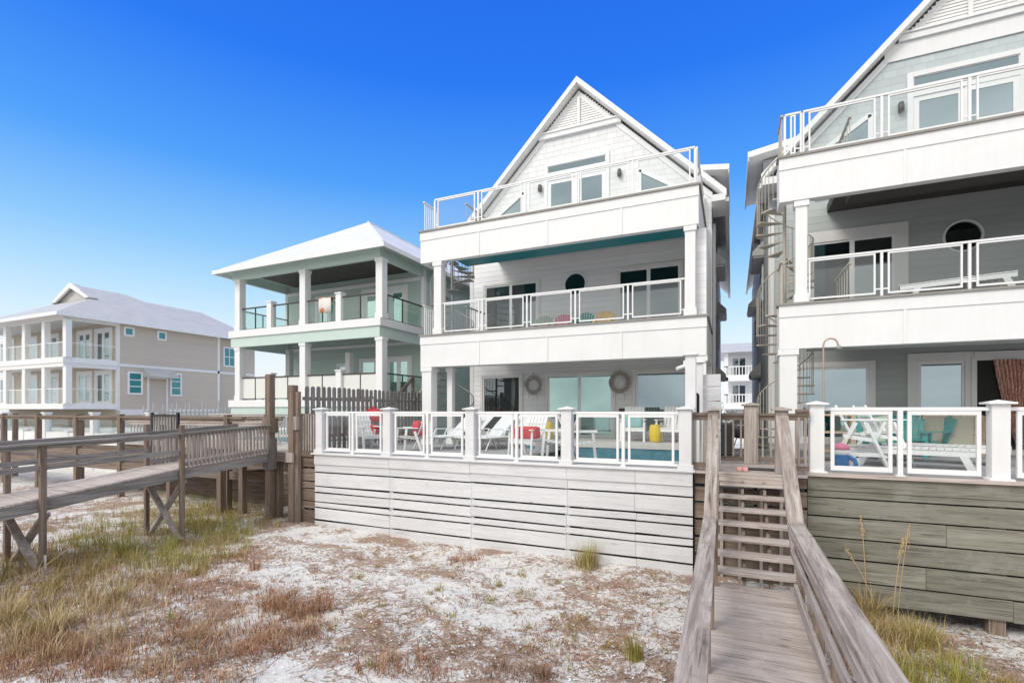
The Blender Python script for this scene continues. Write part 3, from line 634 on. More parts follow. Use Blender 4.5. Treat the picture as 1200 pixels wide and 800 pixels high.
for z0,z1 in ((.46,2.78),(3.5,5.76)):
    for px in (281.5,357.5,447):
        x=wx(px,15.1)
        c=MB().box(x-.155,x+.155,Yf-.12,Yf+.19,z0,z1).build('column',M['white'],h,.012)
        MB().box(x-.175,x+.175,Yf-.14,Yf+.21,z0,z0+.2).build('column_base',M['white'],c); MB().box(x-.18,x+.18,Yf-.145,Yf+.215,z1-.13,z1).build('column_capital',M['white'],c)
    for px in (318,399):
        x=wx(px,15.1); MB().box(x-.13,x+.13,Yf-.1,Yf+.16,z0,z0+1.1).box(x-.16,x+.16,Yf-.13,Yf+.19,z0+1.1,z0+1.15).build('rail_post',M['white'],h)
    pts=[wx(p,15.1) for p in (281.5,318,357.5,399,447)]
    rl=MB()
    for a,b_ in zip(pts,pts[1:]):
        rl.box(a+.13,b_-.13,Yf,Yf+.06,z0+.95,z0+1.0).box(a+.13,b_-.13,Yf+.01,Yf+.05,z0+.04,z0+.07).box((a+b_)/2-.02,(a+b_)/2+.02,Yf+.01,Yf+.05,z0,z0+.95)
    rl.box(xr-.12,xr-.06,Yf+.22,Yw,z0+.95,z0+1.0).box(xr-.11,xr-.07,Yf+.22,Yw,z0+.04,z0+.07).box(xr-.11,xr-.07,(Yf+Yw)/2-.02,(Yf+Yw)/2+.02,z0,z0+.95)
    rl.box(xl+.06,xl+.12,Yf+.22,Yw,z0+.95,z0+1.0).box(xl+.07,xl+.11,(Yf+Yw)/2-.02,(Yf+Yw)/2+.02,z0,z0+.95)
    ro=rl.build('railing',M['bronze'],h)
    for a,b_ in zip(pts,pts[1:]): MB().box(a+.14,b_-.14,Yf+.025,Yf+.035,z0+.07,z0+.95).build('glass' if z0>1 else 'frosted_panel',M['glass_green' if z0>1 else 'frosted'],ro)
    MB().box(xr-.095,xr-.085,Yf+.22,Yw,z0+.07,z0+.95).build('glass',M['glass_green'],ro)
    MB().box(xl+.085,xl+.095,Yf+.22,Yw,z0+.07,z0+.95).build('glass',M['glass_green'],ro)
zd=3.5
window(h,wx(373,Yw),wx(399,Yw),Yw,zd+.05,5.3,'french_door',.16,'win_green',2,'white',pfw=.12)
window(h,wx(428,Yw),wx(474,Yw),Yw,zd+.05,5.3,'french_door',.2,'win_green',3,'white',pfw=.12)
window(h,wx(397,Yw),wx(406,Yw),Yw,1.0,2.1,'window',.1,'win_green',1,'white')
window(h,wx(424,Yw),wx(440,Yw),Yw,.5,2.25,'french_door',.12,'win_green',1,'white')
window(h,wx(455,Yw),wx(480,Yw),Yw,.5,2.25,'french_door',.14,'win_green',2,'white',pfw=.1)
MB().box(wx(409,Yw-1.2)-.12,wx(409,Yw-1.2)+.12,Yw-1.3,Yw-1.05,.46,2.5).build('column',M['white'],h)
MB().box(wx(339,16.6)-.12,wx(339,16.6)+.12,16.5,16.74,.46,2.78).build('column',M['soffit'],h)
# stair going up to the lower porch on the near side
st=MB()
for i in range(7): st.box(xr+.15,xr+1.2,Yf-.1+i*.0+1.6-i*.28,Yf+.15+1.6-i*.28,.46-.22*(i+1)-.04,.46-.22*(i+1))
sto=st.build('side_stair',M['brown_y'],h)
MB().beam((xr+.2,Yf+1.7,1.35),(xr+.2,Yf-.3,-.2),.09,.12).beam((xr+.2,Yf+1.7,.4),(xr+.2,Yf+1.7,1.4),.1,.1,(0,1,0)).beam((xr+1.15,Yf+1.7,1.35),(xr+1.15,Yf-.3,-.2),.09,.12).build('stair_railing',M['brown_y'],sto)
# towel over the upper rail
x0,x1=wx(374,15.05),wx(388,15.05)
tw=MB()
vs=[];nn=14
for j,(yy,zz) in enumerate(((15.17,zd+.75),(15.165,zd+.95),(15.14,zd+1.02),(15.09,zd+1.03),(15.045,zd+1.0),(15.04,zd+.7),(15.045,zd+.42))):
    for i in range(nn+1):
        s=i/nn; vs.append((x0+(x1-x0)*s,yy+.012*math.sin(s*9+j),zz+.015*math.sin(s*7)))
tw.add(vs,[(j*(nn+1)+i,j*(nn+1)+i+1,(j+1)*(nn+1)+i+1,(j+1)*(nn+1)+i) for j in range(6) for i in range(nn)],True)
m,nt_,b_=newmat('orange_white_towel'); g_=nd(nt_,'ShaderNodeNewGeometry'); n_=nd(nt_,'ShaderNodeTexVoronoi',inp={'Scale':3.2}); nt_.links.new(g_.outputs['Position'],n_.inputs['Vector'])
r_=ramp(nt_,[(.36,(.75,.25,.12)),(.42,(.75,.7,.65))]); nt_.links.new(n_.outputs['Distance'],r_.inputs['Fac']); nt_.links.new(r_.outputs['Color'],b_.inputs['Base Color']); b_.inputs['Roughness'].default_value=.9
o=tw.build('beach_towel',m,fix=False); o.modifiers.new('t','SOLIDIFY').thickness=.01; tag(o,'orange and white beach towel draped over the upper porch railing of the mint house','towel')

# ================================================================= TAN HOUSE
Yf=16.7; Xc=-37.9; Yw=19.6
h=thing('tan_house','beige house with corner porches, teal windows and a grey metal roof, at the left edge','house',(-45,Yw,-3))
MB().box(-52.5,Xc,Yw,Yw+7.3,-3,6.0).build('front_block',M['siding_tan'],h)
MB().box(-52,Xc-.35,Yw+7.3,Yw+10.8,-3,5.9).build('rear_block',M['siding_tan'],h)
MB().box(Xc-.16,Xc+.02,Yw-.02,Yw+.16,0,6.0).box(Xc+.001,Xc+.03,Yw+.16,Yw+7.28,3.0,3.2).box(Xc+.001,Xc+.03,Yw+7.12,Yw+7.3,-.3,6.0).box(Xc+.001,Xc+.03,Yw+.16,Yw+7.12,-.3,.1).box(Xc-.34,Xc-.31,Yw+7.31,Yw+10.8,3.0,3.2).build('trim_boards',M['trim'],h)
for z in (.45,3.35):
    MB().box(-53,Xc+.1,Yf-.1,Yw-.01,z-.35,z).build('porch_floor',M['white'],h,.01)
MB().box(-53,Xc+.05,Yf-.05,Yf+.15,2.75,3.0).box(Xc-.2,Xc+.05,Yf+.15,Yw-.01,2.75,3.0).box(-53,Xc+.05,Yf-.05,Yf+.15,5.7,6.0).box(Xc-.2,Xc+.05,Yf+.15,Yw-.01,5.7,6.0).build('porch_beam',M['trim'],h)
MB().box(-53,Xc,Yf,Yw,5.95,6.0).build('porch_ceiling',M['soffit'],h)
for z0,z1 in ((.45,2.75),(3.35,5.7)):
    for px in (78,53,30,8):
        x=wx(px,16.8); MB().box(x-.19,x+.19,Yf-.02,Yf+.3,z0,z1).build('column',M['white'],h,.01)
    ro=MB().box(-53,Xc-.1,Yf+.05,Yf+.1,z0+.92,z0+.96).box(Xc-.12,Xc-.07,Yf+.1,Yw,z0+.92,z0+.96).build('railing',M['white_metal'],h)
    for i in range(8):
        MB().box(Xc-1.5*(i+1)+.05-.15,Xc-1.5*i-.2,Yf+.07,Yf+.08,z0+.05,z0+.92).build('glass',M['glass'],ro)
    MB().box(Xc-.1,Xc-.09,Yf+.3,Yf+1.5,z0+.05,z0+.92).build('glass',M['glass'],ro); MB().box(Xc-.1,Xc-.09,Yf+1.6,Yw-.05,z0+.05,z0+.92).build('glass',M['glass'],ro)
Yq=Yw
for z0 in (.5,3.4):
    window(h,wx(92,Yq),wx(107,Yq),Yq,z0,z0+2.1,'french_door',.18,'win',2,'white',pfw=.16)
    window(h,wx(113,Yq),wx(130,Yq),Yq,z0,z0+2.1,'french_door',.18,'win',2,'white',pfw=.16)
    for px in (8,35,60): window(h,wx(px-8,Yq),wx(px+8,Yq),Yq,z0,z0+2.1,'french_door',.18,'win',2,'white',pfw=.14)
def sy(px,X=Xc):   # Y where the plane X meets pixel column px
    u=(px-600)/FPX; r=(-SN+u*CS)/(CS+u*SN); return X/r
def sw(px0,px1,pt,pb,rows,cols=1):
    y0,y1=sy(px0),sy(px1); u=(px0-600)/FPX; t=y0/(CS+u*SN); xwindow(h,Xc,1,y0,y1,(HZ-pb)/FPX*t,(HZ-pt)/FPX*t,'win_teal',rows,cols,.12)
sw(147,155,384.5,391.5,1); sw(186,193,389.5,396.5,1); sw(151.5,165,437,460,3); sw(201,211,439,462,3); 
u=(262-600)/FPX; xwindow(h,Xc-.35,1,sy(263,Xc-.35),sy(274,Xc-.35),3.75,5.15,'win_teal',2,2,.12)
# little side door with a hood
y0,y1=sy(174),sy(194)
MB().box(Xc+.002,Xc+.06,y0,y1,-.3,2.15).build('side_door',M['siding_tan'],h)
MB().box(Xc+.002,Xc+.1,y0-.12,y0,-.3,2.3).box(Xc+.002,Xc+.1,y1,y1+.12,-.3,2.3).box(Xc+.002,Xc+.1,y0-.12,y1+.12,2.3,2.42).build('door_casing',M['trim'],h)
MB().prism([(Xc,3.0),(Xc+1.0,2.45),(Xc+1.0,2.35),(Xc,2.35)],'y',y0-.4,y1+.4).build('door_hood',M['roof_grey'],h)
# roof: ridge running back, small gable vent over the front hip
gx=wx(88,19.6); gy=19.6; e=.6; ex1=Xc+e; ex0=2*gx-ex1; ey0=Yf-e; ze=6.02; zr=wz(88,334,19.6)
uu=(147-600)/FPX; yr=gx/((-SN+uu*CS)/(CS+uu*SN)); ey1=Yw+8.0
k_=(zr-ze)/(ex1-gx); vb=1.35*1.6; zv=zr-vb*k_
rf=MB().add([(ex0,ey0,ze),(ex1,ey0,ze),(ex1,ey1,ze),(ex0,ey1,ze),(gx-vb,gy,zv),(gx+vb,gy,zv),(gx,gy,zr),(gx,yr,zr)],[(0,1,5,4),(1,2,7,6,5),(2,3,7),(3,0,4,6,7)]).build('roof',M['roof_grey'],h)
MB().box(ex0,ex1,ey0-.05,ey0,ze-.2,ze+.01).box(ex1,ex1+.05,ey0-.05,ey1,ze-.2,ze+.01).box(ex0,ex1,ey0,ey1,ze-.03,ze-.02).build('fascia',M['white'],rf)
MB().prism([(gx-vb,zv),(gx+vb,zv),(gx,zr-.05)],'y',gy-.02,gy+.1).build('gable_vent',M['roof_grey'],rf)
MB().prism([(gx-vb-.25,zv-.02),(gx-vb+.2,zv-.02),(gx,zr-.25),(gx+vb-.2,zv-.02),(gx+vb+.25,zv-.02),(gx,zr+.1)],'y',gy-.35,gy-.22).build('gable_trim',M['white'],rf)
MB().prism([(gx,zr+.08),(gx+vb+.25,zv+.0),(gx+vb+.25,zv-.08),(gx,zr)],'y',gy-.3,gy+.2).prism([(gx,zr+.08),(gx-vb-.25,zv),(gx-vb-.25,zv-.08),(gx,zr)],'y',gy-.3,gy+.2).build('gable_roof',M['roof_grey'],rf)
gr=gx
def yat(px): 
    u=(px-600)/FPX; return gr/((-SN+u*CS)/(CS+u*SN))
ya,yb=yat(170),yat(236); u=(236-600)/FPX; zz=(HZ-366.5)/FPX*yb/(CS+u*SN); u=(172-600)/FPX; z0_=(HZ-353.5)/FPX*ya/(CS+u*SN); e2=Yw+11.3
MB().add([(gr,ya,z0_),(gr,yb,zz),(ex1-.15,ey1-.5,ze-.03),(ex1-.15,e2,ze-.03),(ex0+4,ey1-.5,ze-.03),(ex0+4,e2,ze-.03),(gx,yr,zr-.02)],[(0,1,3,2),(1,5,3),(0,4,5,1),(6,0,2),(6,4,0)]).build('rear_roof',M['roof_grey'],rf)
MB().box(ex1-.16,ex1-.1,ey1,e2,ze-.2,ze-.02).build('fascia',M['white'],rf)
# tan house seaside terrace
h=thing('terrace','white walled terrace with glass panels in front of the beige house, behind the brown boardwalk','terrace',(-38,14.6,-3))
MB().box(-62,-24.5,14.2,14.45,-3.1,-1.15).box(-24.75,-24.5,14.45,22,-3.1,-1.15).build('terrace_wall',M['white'],h)
MB().box(-62,-24.75,14.45,Yw-.01,-1.3,-1.1).build('terrace_floor',M['coping'],h)
for i in range(14):
    x=-25-i*2.3
    MB().box(x-.14,x+.14,14.16,14.46,-3.1,-.15 if i%2==0 else -1.1).box(x-.18,x+.18,14.12,14.5,-.15 if i%2==0 else -1.1,-.08 if i%2==0 else -1.04).build('pier',M['white'],h)
ro=MB().box(-60,-24.6,14.3,14.36,-.32,-.27).build('railing',M['steel'],h)
for i in range(14): MB().box(-25-i*2.3-2.1,-25-i*2.3-.2,14.32,14.335,-1.08,-.34).build('glass',M['glass_green'],ro)
# pale pickets beyond
h=thing('picket_fence','pale weathered picket fence standing along the base of the beige house','fence',(-27,20,-3))
for i in range(60):
    y=17.5+i*.27; z=.35+random.uniform(-.35,.35)
    MB().box(-31.3,-31.26,y,y+.1,-1.3,z).build('picket',M['palepicket'],h)
MB().box(-31.26,-31.2,17.4,33.8,-.9,-.8).box(-31.26,-31.2,17.4,33.8,-.15,-.05).build('rail',M['palepicket'],h)
# ================================================================= MAIN TERRACE (in front of the white house)
def post_cap(m,x,y,w_,z): m.box(x-w_/2-.05,x+w_/2+.05,y-w_/2-.05,y+w_/2+.05,z,z+.03); o=.0; m.add([(x-w_/2-.03,y-w_/2-.03,z+.03),(x+w_/2+.03,y-w_/2-.03,z+.03),(x+w_/2+.03,y+w_/2+.03,z+.03),(x-w_/2-.03,y+w_/2+.03,z+.03),(x,y,z+.07)],[(0,1,4),(1,2,4),(2,3,4),(3,0,4)])
def board_run(h,xa,xb,Y,rows,mat,joints,name='boards',th=.04,jit=.006,jj=.02):
    """horizontal boards, each its own island, butt-jointed at the joints"""
    m=MB()
    for (zt,zb,pr) in rows:
        js=sorted([xa]+[j+random.uniform(-jj,jj) for j in joints if xa+jj<j<xb-jj and (jj<.1 or random.random()<.6)]+[xb])
        for a,c in zip(js,js[1:]):
            d=random.uniform(-jit,jit); y=Y-pr+random.uniform(-.004,.004)
            m.add([(a+.002,y,zb+d),(c-.002,y,zb-d),(c-.002,y+th,zb-d),(a+.002,y+th,zb+d),(a+.002,y,zt+d*.5),(c-.002,y,zt-d*.5),(c-.002,y+th,zt-d*.5),(a+.002,y+th,zt+d*.5)],
              [(0,3,2,1),(4,5,6,7),(0,1,5,4),(1,2,6,5),(2,3,7,6),(3,0,4,7)])
    return m.build(name,M[mat],h,.004)
YA=9.65
T1=thing('pool_terrace','raised pool terrace with whitewashed board skirt and white framed glass railing','terrace',(-5.3,YA,-3))
rows=[(-1.13,-1.385,.03),(-1.385,-1.575,0),(-1.61,-1.935,0),(-1.975,-2.10,.004),(-2.135,-2.34,0),(-2.38,-2.495,.003),(-2.53,-2.81,0),(-2.85,-3.04,.005)]
XL=wx(369,YA); XR_=wx(812,YA)
joints=[wx(p,YA) for p in (457,552,664,745)]
sk=board_run(T1,XL,XR_,YA,rows,'whitewash_x',joints,'board_skirt',.04,.011)
for p in (457,552,664): MB().box(wx(p,YA)-.05,wx(p,YA)+.05,YA+.046,YA+.09,-3.1,-1.6).build('batten',M['whitewash_post'],sk)
MB().box(-10.55,XR_,YA+.25,YA+.3,-3.4,-1.2).build('skirt_gap_shade',M['void_shade'],T1)  # added black sheet, paints the dark void seen through the board gaps
for i in range(7): x=-10.2+i*1.5; MB().box(x-.06,x+.06,YA+.1,YA+.22,-3.4,-1.2).build('skirt_post',M['brown_z'],T1)
board_run(T1,-10.55,XL,YA+.02,[(-1.2,-1.47,0),(-1.52,-1.83,0),(-1.86,-2.02,0),(-2.05,-2.35,0),(-2.38,-2.55,0),(-2.6,-2.95,0)],'brown_x',[],'bare_board_skirt')
MB().box(XL-.06,XR_+.04,YA-.09,YA+.22,-1.13,-1.09).build('deck_cap',M['whitewash_post'],T1,.005)
MB().box(-10.55,-4.4,YA+.22,16.49,-1.2,-1.1).box(-4.4,XR_,YA+.22,10.9,-1.2,-1.1).build('deck_floor',M['concrete'],T1)
# pool and coping
pl=MB().box(-4.4,-.85,10.9,13.2,-1.4,-1.25).build('pool',M['pool'],T1)
m=MB().box(-4.6,XR_,10.8,10.9,-1.2,-1.06).box(-4.6,-4.4,10.9,13.2,-1.2,-1.06).box(-.85,XR_,10.9,16.49,-1.2,-1.06); m.build('coping',M['coping'],pl)
MB().box(-5.4,-.85,13.2,13.3,-1.25,-1.0).box(-5.4,-5.3,13.3,16.49,-1.2,-1.0).build('waterline_tile',M['tile'],pl)
MB().box(-5.45,-.85,13.17,16.49,-1.0,-.9).build('raised_patio',M['coping'],T1)
# posts
PX=[376,455,552,664.5,803.5]
PXs=[wx(p,YA+.05) for p in PX]
for i,x in enumerate(PXs):
    m=MB().box(x-.11,x+.11,YA-.03,YA+.19,-1.09,.02); 
    po=m.build('railing_post',M['whitewash_post'],T1,.012)
    c=MB(); post_cap(c,x,YA+.08,.22,.02); c.build('post_cap',M['whitewash_post'],po,.005); MB().box(x-.14,x+.14,YA-.06,YA+.22,-1.09,-1.0).build('post_skirt',M['whitewash_post'],po,.005)
for a,c in zip(PXs,PXs[1:]):
    a+=.11;c-=.11; mid=(a+c)/2
    r=MB().box(a,c,YA+.02,YA+.08,-.07,-.02).box(a,c,YA+.025,YA+.075,-1.04,-1.0).box(mid-.03,mid+.03,YA+.01,YA+.07,-1.12,-.07).box(mid-.05,mid+.05,YA-.02,YA+.1,-1.09,-1.06)
    ro=r.build('railing',M['white_metal'],T1,.004)
    for p,q in ((a,mid),(mid,c)):
        p+=.09; q-=.09; fr_=MB().box(p,p+.045,YA+.03,YA+.07,-1.0,-.07).box(q-.045,q,YA+.03,YA+.07,-1.0,-.07).box(p+.045,q-.045,YA+.03,YA+.07,-1.0,-.95).box(p+.045,q-.045,YA+.03,YA+.07,-.13,-.07)
        fo=fr_.build('panel_frame',M['white_metal'],ro,.003); MB().box(p+.045,q-.045,YA+.046,YA+.054,-.95,-.13).build('glass',M['glass'],fo)
# back-left railing return, tall posts
for (px,y,zt,w_) in ((809.5,10.05,1.05,.19),(820,10.9,.98,.13)):
    x=wx(px,y); m=MB().box(x-w_/2,x+w_/2,y-w_/2,y+w_/2,-1.09,zt); post_cap(m,x,y,w_,zt); m.build('tall_post',M['whitewash_post'],T1,.008)
# low privacy wall of white lap boards behind the post
board_run(T1,wx(823,10.9),wx(829,10.9)+.25,11.0,[(.75,.5,0),(.49,.2,0),(.19,-.1,0),(-.11,-.4,0),(-.41,-.7,0),(-.71,-1.09,0)],'whitewash_x',[],'privacy_boards')
MB().tube([(wx(818,10.3),10.3,-.1),(wx(818,10.3),10.3,.3),(wx(817,10.3),10.25,.32)],.03,6).build('gate_latch',M['black'],T1)
# wooden balustrade on the left end
h=thing('wooden_railing','short brown wooden balustrade at the left end of the whitewashed board wall','railing',(-10.2,YA,-1.1))
xa,xb=wx(352,9.7),wx(370,9.7)
MB().box(xa,xb,9.68,9.76,-.16,-.08).build('top_rail',M['brown_x'],h); MB().box(xa,xb,9.7,9.74,-.95,-.88).build('bottom_rail',M['brown_x'],h)
for i in range(6): x=xa+(xb-xa)*(i+.4)/6; MB().box(x,x+.04,9.66,9.7,-1.05,-.1).build('baluster',M['grey_z'],h)
MB().box(xa-.06,xb,9.6,9.8,-1.19,-1.06).build('base_board',M['brown_x'],h)
# tall gate posts
for (px,y,zt,zb,lab) in ((343.5,9.55,.67,-3.1,'tall brown fence post where the dark picket fence begins'),(316.5,9.6,.98,-3.1,'tallest brown post beside the pool gap, with a collar at rail height')):
    x=wx(px,y); t=thing('tall_post',lab,'post',(x,y,-3.1))
    MB().box(x-.09,x+.09,y-.09,y+.09,zb,zt).build('shaft',M['brown_z'],t,.01)
    if px<330: MB().box(x-.15,x+.15,y-.14,y+.14,-.6,-.2).build('collar',M['brown_z'],t,.01); MB().box(x-.13,x+.13,y-.12,y+.12,-1.6,-.75).build('lower_sleeve',M['dgrey_z'],t,.01)
    else:
        MB().box(x-.11,x+.13,y-.14,y-.09,-1.35,-1.1).build('bracket',M['grey_z'],t); MB().box(x+.12,x+.22,y-.1,y+.0,-.5,-.15).build('bracket',M['grey_z'],t)
        MB().box(x+.09,x+.2,y-.03,y+.08,-3.05,.5).build('side_board',M['brown_z'],t)
# tall picket fence
h=thing('picket_fence','tall dark grey picket fence with rounded tops between the mint house and the white house','fence',(-10.4,12.6,-3))
n=28
for i in range(n):
    y=9.8+i*.198; zt=.66+random.uniform(-.012,.012); x=-10.42+random.uniform(-.006,.006)
    w_=.135; pr=[(y,-1.1),(y+w_,-1.1),(y+w_,zt-.05)]+[(y+w_/2+w_/2*math.cos(R(a)),zt-.05+.055*math.sin(R(a))) for a in (30,60,90,120,150)]+[(y,zt-.05)]
    MB().prism(pr,'x',x,x+.02).build('picket',M['dgrey_z'],h)
MB().box(-10.46,-10.425,9.75,15.4,.28,.37).build('rail',M['dgrey_y'],h); MB().box(-10.46,-10.425,9.75,15.4,-.75,-.66).build('rail',M['dgrey_y'],h)
# ================================================================= RIGHT TERRACE
YB=9.9
T2=thing('terrace','raised terrace with olive stained board skirt, thick white posts and glass railing, at the right','terrace',(6,YB,-3.3))
xa=wx(946,YB); xb=9.5
jt=[3.4,5.2,7.4]
board_run(T2,xa,xb,YB,[(-1.12,-1.36,.02),(-1.36,-1.47,0),(-1.495,-1.79,0),(-1.815,-2.145,0),(-2.17,-2.49,0),(-2.52,-2.86,0),(-2.885,-3.20,0)],'olive_x',jt,'board_skirt',.04,.008,.6)
MB().box(xa,xb,YB+.25,YB+.3,-3.2,-1.2).build('skirt_gap_shade',M['void_shade'],T2)  # black sheet painting the shade under this deck, seen between boards
m=MB()
for px in (1167,): x=wx(px,YB+.1); m.box(x-.1,x+.1,YB+.05,YB+.24,-3.6,-1.2)
m.build('skirt_post',M['brown_z'],T2)
MB().box(xa-.03,xb,YB-.08,YB+.25,-1.12,-1.07).build('deck_cap',M['grey_x'],T2)
MB().box(xa-.03,xb,YB+.25,16.38,-1.2,-1.08).build('deck_floor',M['concrete'],T2)
MB().box(1.2,9.5,15.9,16.39,-1.08,-.96).build('door_step',M['coping'],T2)
RX=[wx(956.5,YB+.1),wx(1170,YB+.1),wx(1170,YB+.1)*2-wx(956.5,YB+.1)]
for x in RX:
    po=MB().box(x-.11,x+.11,YB-.0,YB+.22,-1.07,.1).build('railing_post',M['white'],T2,.012)
    c=MB(); post_cap(c,x,YB+.11,.24,.1); c.build('post_cap',M['white'],po,.005); MB().box(x-.15,x+.15,YB-.04,YB+.26,-1.07,-1.04).build('post_skirt',M['white'],po,.005)
for a,c in zip(RX,RX[1:]):
    a+=.11;c-=.11; mid=(a+c)/2-.03
    ro=MB().box(a,c,YB+.06,YB+.13,-.0,.055).box(mid-.035,mid+.035,YB+.04,YB+.11,-1.07,-.0).box(mid-.06,mid+.06,YB+.01,YB+.14,-1.07,-1.05).build('railing',M['white_metal'],T2,.004)
    for p,q in ((a,mid),(mid,c)):
        p+=.1;q-=.1
        fo=MB().box(p,p+.055,YB+.07,YB+.12,-1.02,-.0).box(q-.055,q,YB+.07,YB+.12,-1.02,-.0).box(p+.055,q-.055,YB+.07,YB+.12,-1.02,-.94).box(p+.055,q-.055,YB+.07,YB+.12,-.07,-.0).build('panel_frame',M['white_metal'],ro,.003)
        MB().box(p+.055,q-.055,YB+.09,YB+.1,-.94,-.07).build('glass',M['glass'],fo)
# ================================================================= STAIR AND BOARDWALK
S=thing('boardwalk','weathered wooden boardwalk and stair with wide plank handrails, rising to the gap between the houses','boardwalk',(.3,6,-3.3))
x0,x1=-.22,.80; zW=-2.45; Yt=7.6
y=.6
while y<Yt-.02:
    w_=.142; MB_=MB().box(x0-random.uniform(0,.02),x1+random.uniform(0,.03),y,y+w_,zW-.04,zW+random.uniform(-.004,.004)); MB_.build('deck_board',M['grey_x'],S,.006); y+=w_+.008
MB().box(x0,x0+.05,.6,Yt,zW-.25,zW-.041).build('joist',M['grey_y'],S); MB().box(x1-.05,x1,.6,Yt,zW-.25,zW-.041).build('joist',M['grey_y'],S)
n=8; rise=1.35/n; run=(9.62-Yt)/(n-1)
for i in range(1,n):
    z=zW+rise*i; yy=Yt+run*(i-1)+.02
    MB().box(x0+.02,x1+.02,yy,yy+run+.03,z-.04,z).build('tread',M['grey_x'],S,.006)
for x in (x0-.03,x0+.36,x0+.70,x1+.0):
    MB().beam((x+.02,Yt+.1,zW-.12),(x+.02,9.62,-1.1-.22),.045,.2).build('stringer',M['brown_y'],S)
# brown boards behind the open treads
board_run(S,XR_+.02,wx(946,9.9)-.02,9.75,[(-1.14,-1.34,0),(-1.4,-1.66,0),(-1.7,-1.98,0),(-2.02,-2.3,0),(-2.34,-2.62,0),(-2.66,-2.94,0),(-2.98,-3.2,0)],'brown_x',[],'riser_backing')
for x in (x0+.32,x0+.66,x1-.05,x0+.02): MB().box(x,x+.05,9.66,9.73,-3.1,-1.15).build('backing_post',M['grey_z'],S)
MB().box(XR_+.02,x1+.36,9.6,11.4,-1.14,-1.1).build('landing',M['grey_x'],S,.006)
MB().box(x0,x1,9.575,9.598,-1.32,-1.141).build('landing_nosing',M['grey_x'],S)
# handrails: wide planks, level then rising
for s,xi,xo in ((-1,-.20,-.42),(1,.685,.885)):
    xm=(xi+xo)/2; w_=abs(xi-xo); zR=-1.5
    xn,xf=(-.175,-.287) if s<0 else (.815,.785); w_=.175 if s<0 else .19
    m=MB().beam((xn,.6,zR-.02),(xf,Yt-.05,zR-.02),w_,.045); hr=m.build('handrail',M['rail_y'],S,.008)
    MB().beam((xf,Yt-.03,zR-.02),(xm,9.66,-.10),w_*.98,.045).build('sloped_handrail',M['rail_y'],hr,.008)
    xs_=xi+(.02 if s>0 else -.02)
    m=MB().beam((xs_,.6,zR-.09),(xs_,Yt-.05,zR-.09),.04,.09).beam((xs_,Yt-.05,zR-.1),(xs_,9.6,-.18),.04,.09); m.build('rail_support',M['grey_y'],hr)
    xm2=xi+s*.06
    MB().beam((xm2,.6,-1.93),(xm2,Yt,-1.93),.04,.09).beam((xm2,Yt,-1.93),(xm2,9.6,-.6),.04,.09).build('mid_rail',M['grey_y'],S)
    if s>0: MB().beam((xm2+.02,.6,-2.36),(xm2+.02,Yt-.1,-2.36),.04,.14).build('kick_board',M['grey_y'],S)
    for yy in (1.5,3.2,5.0,6.0,7.5):
        xp=xm2+(.08 if s>0 else .03); MB().box(xp-.045,xp+.045,yy-.045,yy+.045,-3.6,zR-.045).build('post',M['brown_z'],S)
    xp=xm+s*.0; m=MB().box(xp-.1,xp+.1,9.68,9.88,-1.1,.0); po=m.build('newel_post',M['grey_z'],S,.008)
    c=MB(); post_cap(c,xp,9.78,.2,.0); c.build('post_cap',M['grey_z'],po)
# landing balustrade
def balustrade(h,p,q,zt,zb,n,mat,pm,w_=.035,top=.1):
    p=Vector(p);q=Vector(q); d=(q-p).normalized()
    MB().beam((p.x,p.y,zt),(q.x,q.y,zt),top,.05).beam((p.x,p.y,zt-.07),(q.x,q.y,zt-.07),.04,.092).build('top_rail',M[mat],h)
    MB().beam((p.x,p.y,zb+.1),(q.x,q.y,zb+.1),.04,.09).build('bottom_rail',M[mat],h)
    for i in range(n):
        c=p.lerp(q,(i+.5)/n); MB().box(c.x-w_/2,c.x+w_/2,c.y-w_/2,c.y+w_/2,zb+.03,zt-.04).build('baluster',M[pm],h)
yG=11.35
h=thing('gate_railing','brown wooden balustrade with a capped post across the top of the boardwalk stair','railing',(.3,yG,-1.1))
balustrade(h,(wx(811,yG),yG,0),(wx(873,yG),yG,0),-.08,-1.1,7,'brown_x','grey_z'); 
balustrade(h,(wx(889,yG),yG,0),(wx(948,yG),yG,0),-.08,-1.1,6,'brown_x','grey_z')
x=wx(880,yG); m=MB().box(x-.13,x+.13,yG-.1,yG+.16,-1.1,.1); post_cap(m,x,yG+.03,.26,.1); m.build('post',M['grey_z'],h,.01)
h=thing('side_railing','short brown balustrade filling the space between the white corner post and the left newel','railing',(-.5,9.9,-1.1))
balustrade(h,(wx(812,9.8),9.8,0),(wx(830,9.8),9.8,0),-.06,-1.1,3,'brown_x','grey_z')
h=thing('side_railing','short brown balustrade between the right newel and the thick white post','railing',(1.1,9.9,-1.1))
balustrade(h,(wx(932,9.8),9.8,0),(wx(948,9.8),9.8,0),-.0,-1.1,2,'brown_x','grey_z')
o=MB().box(.25,.75,10.1,10.45,-1.098,-1.08).build('door_mat',M['black'],None,.005); tag(o,'thin black mat lying on the landing at the top of the stair','mat')
for k,(px,lab) in enumerate(((866.5,'left one of the two pale pink rubber clogs on the stair landing'),(873.5,'right one of the two pale pink rubber clogs on the stair landing'))):
    x=wx(px,9.95); o=MB().blob(x-.045,x+.045,9.84,10.06,-1.1,-1.03); o=o.build('pink_clog',M['pale_pink']); tag(o,lab,'shoe','pair of pink clogs')
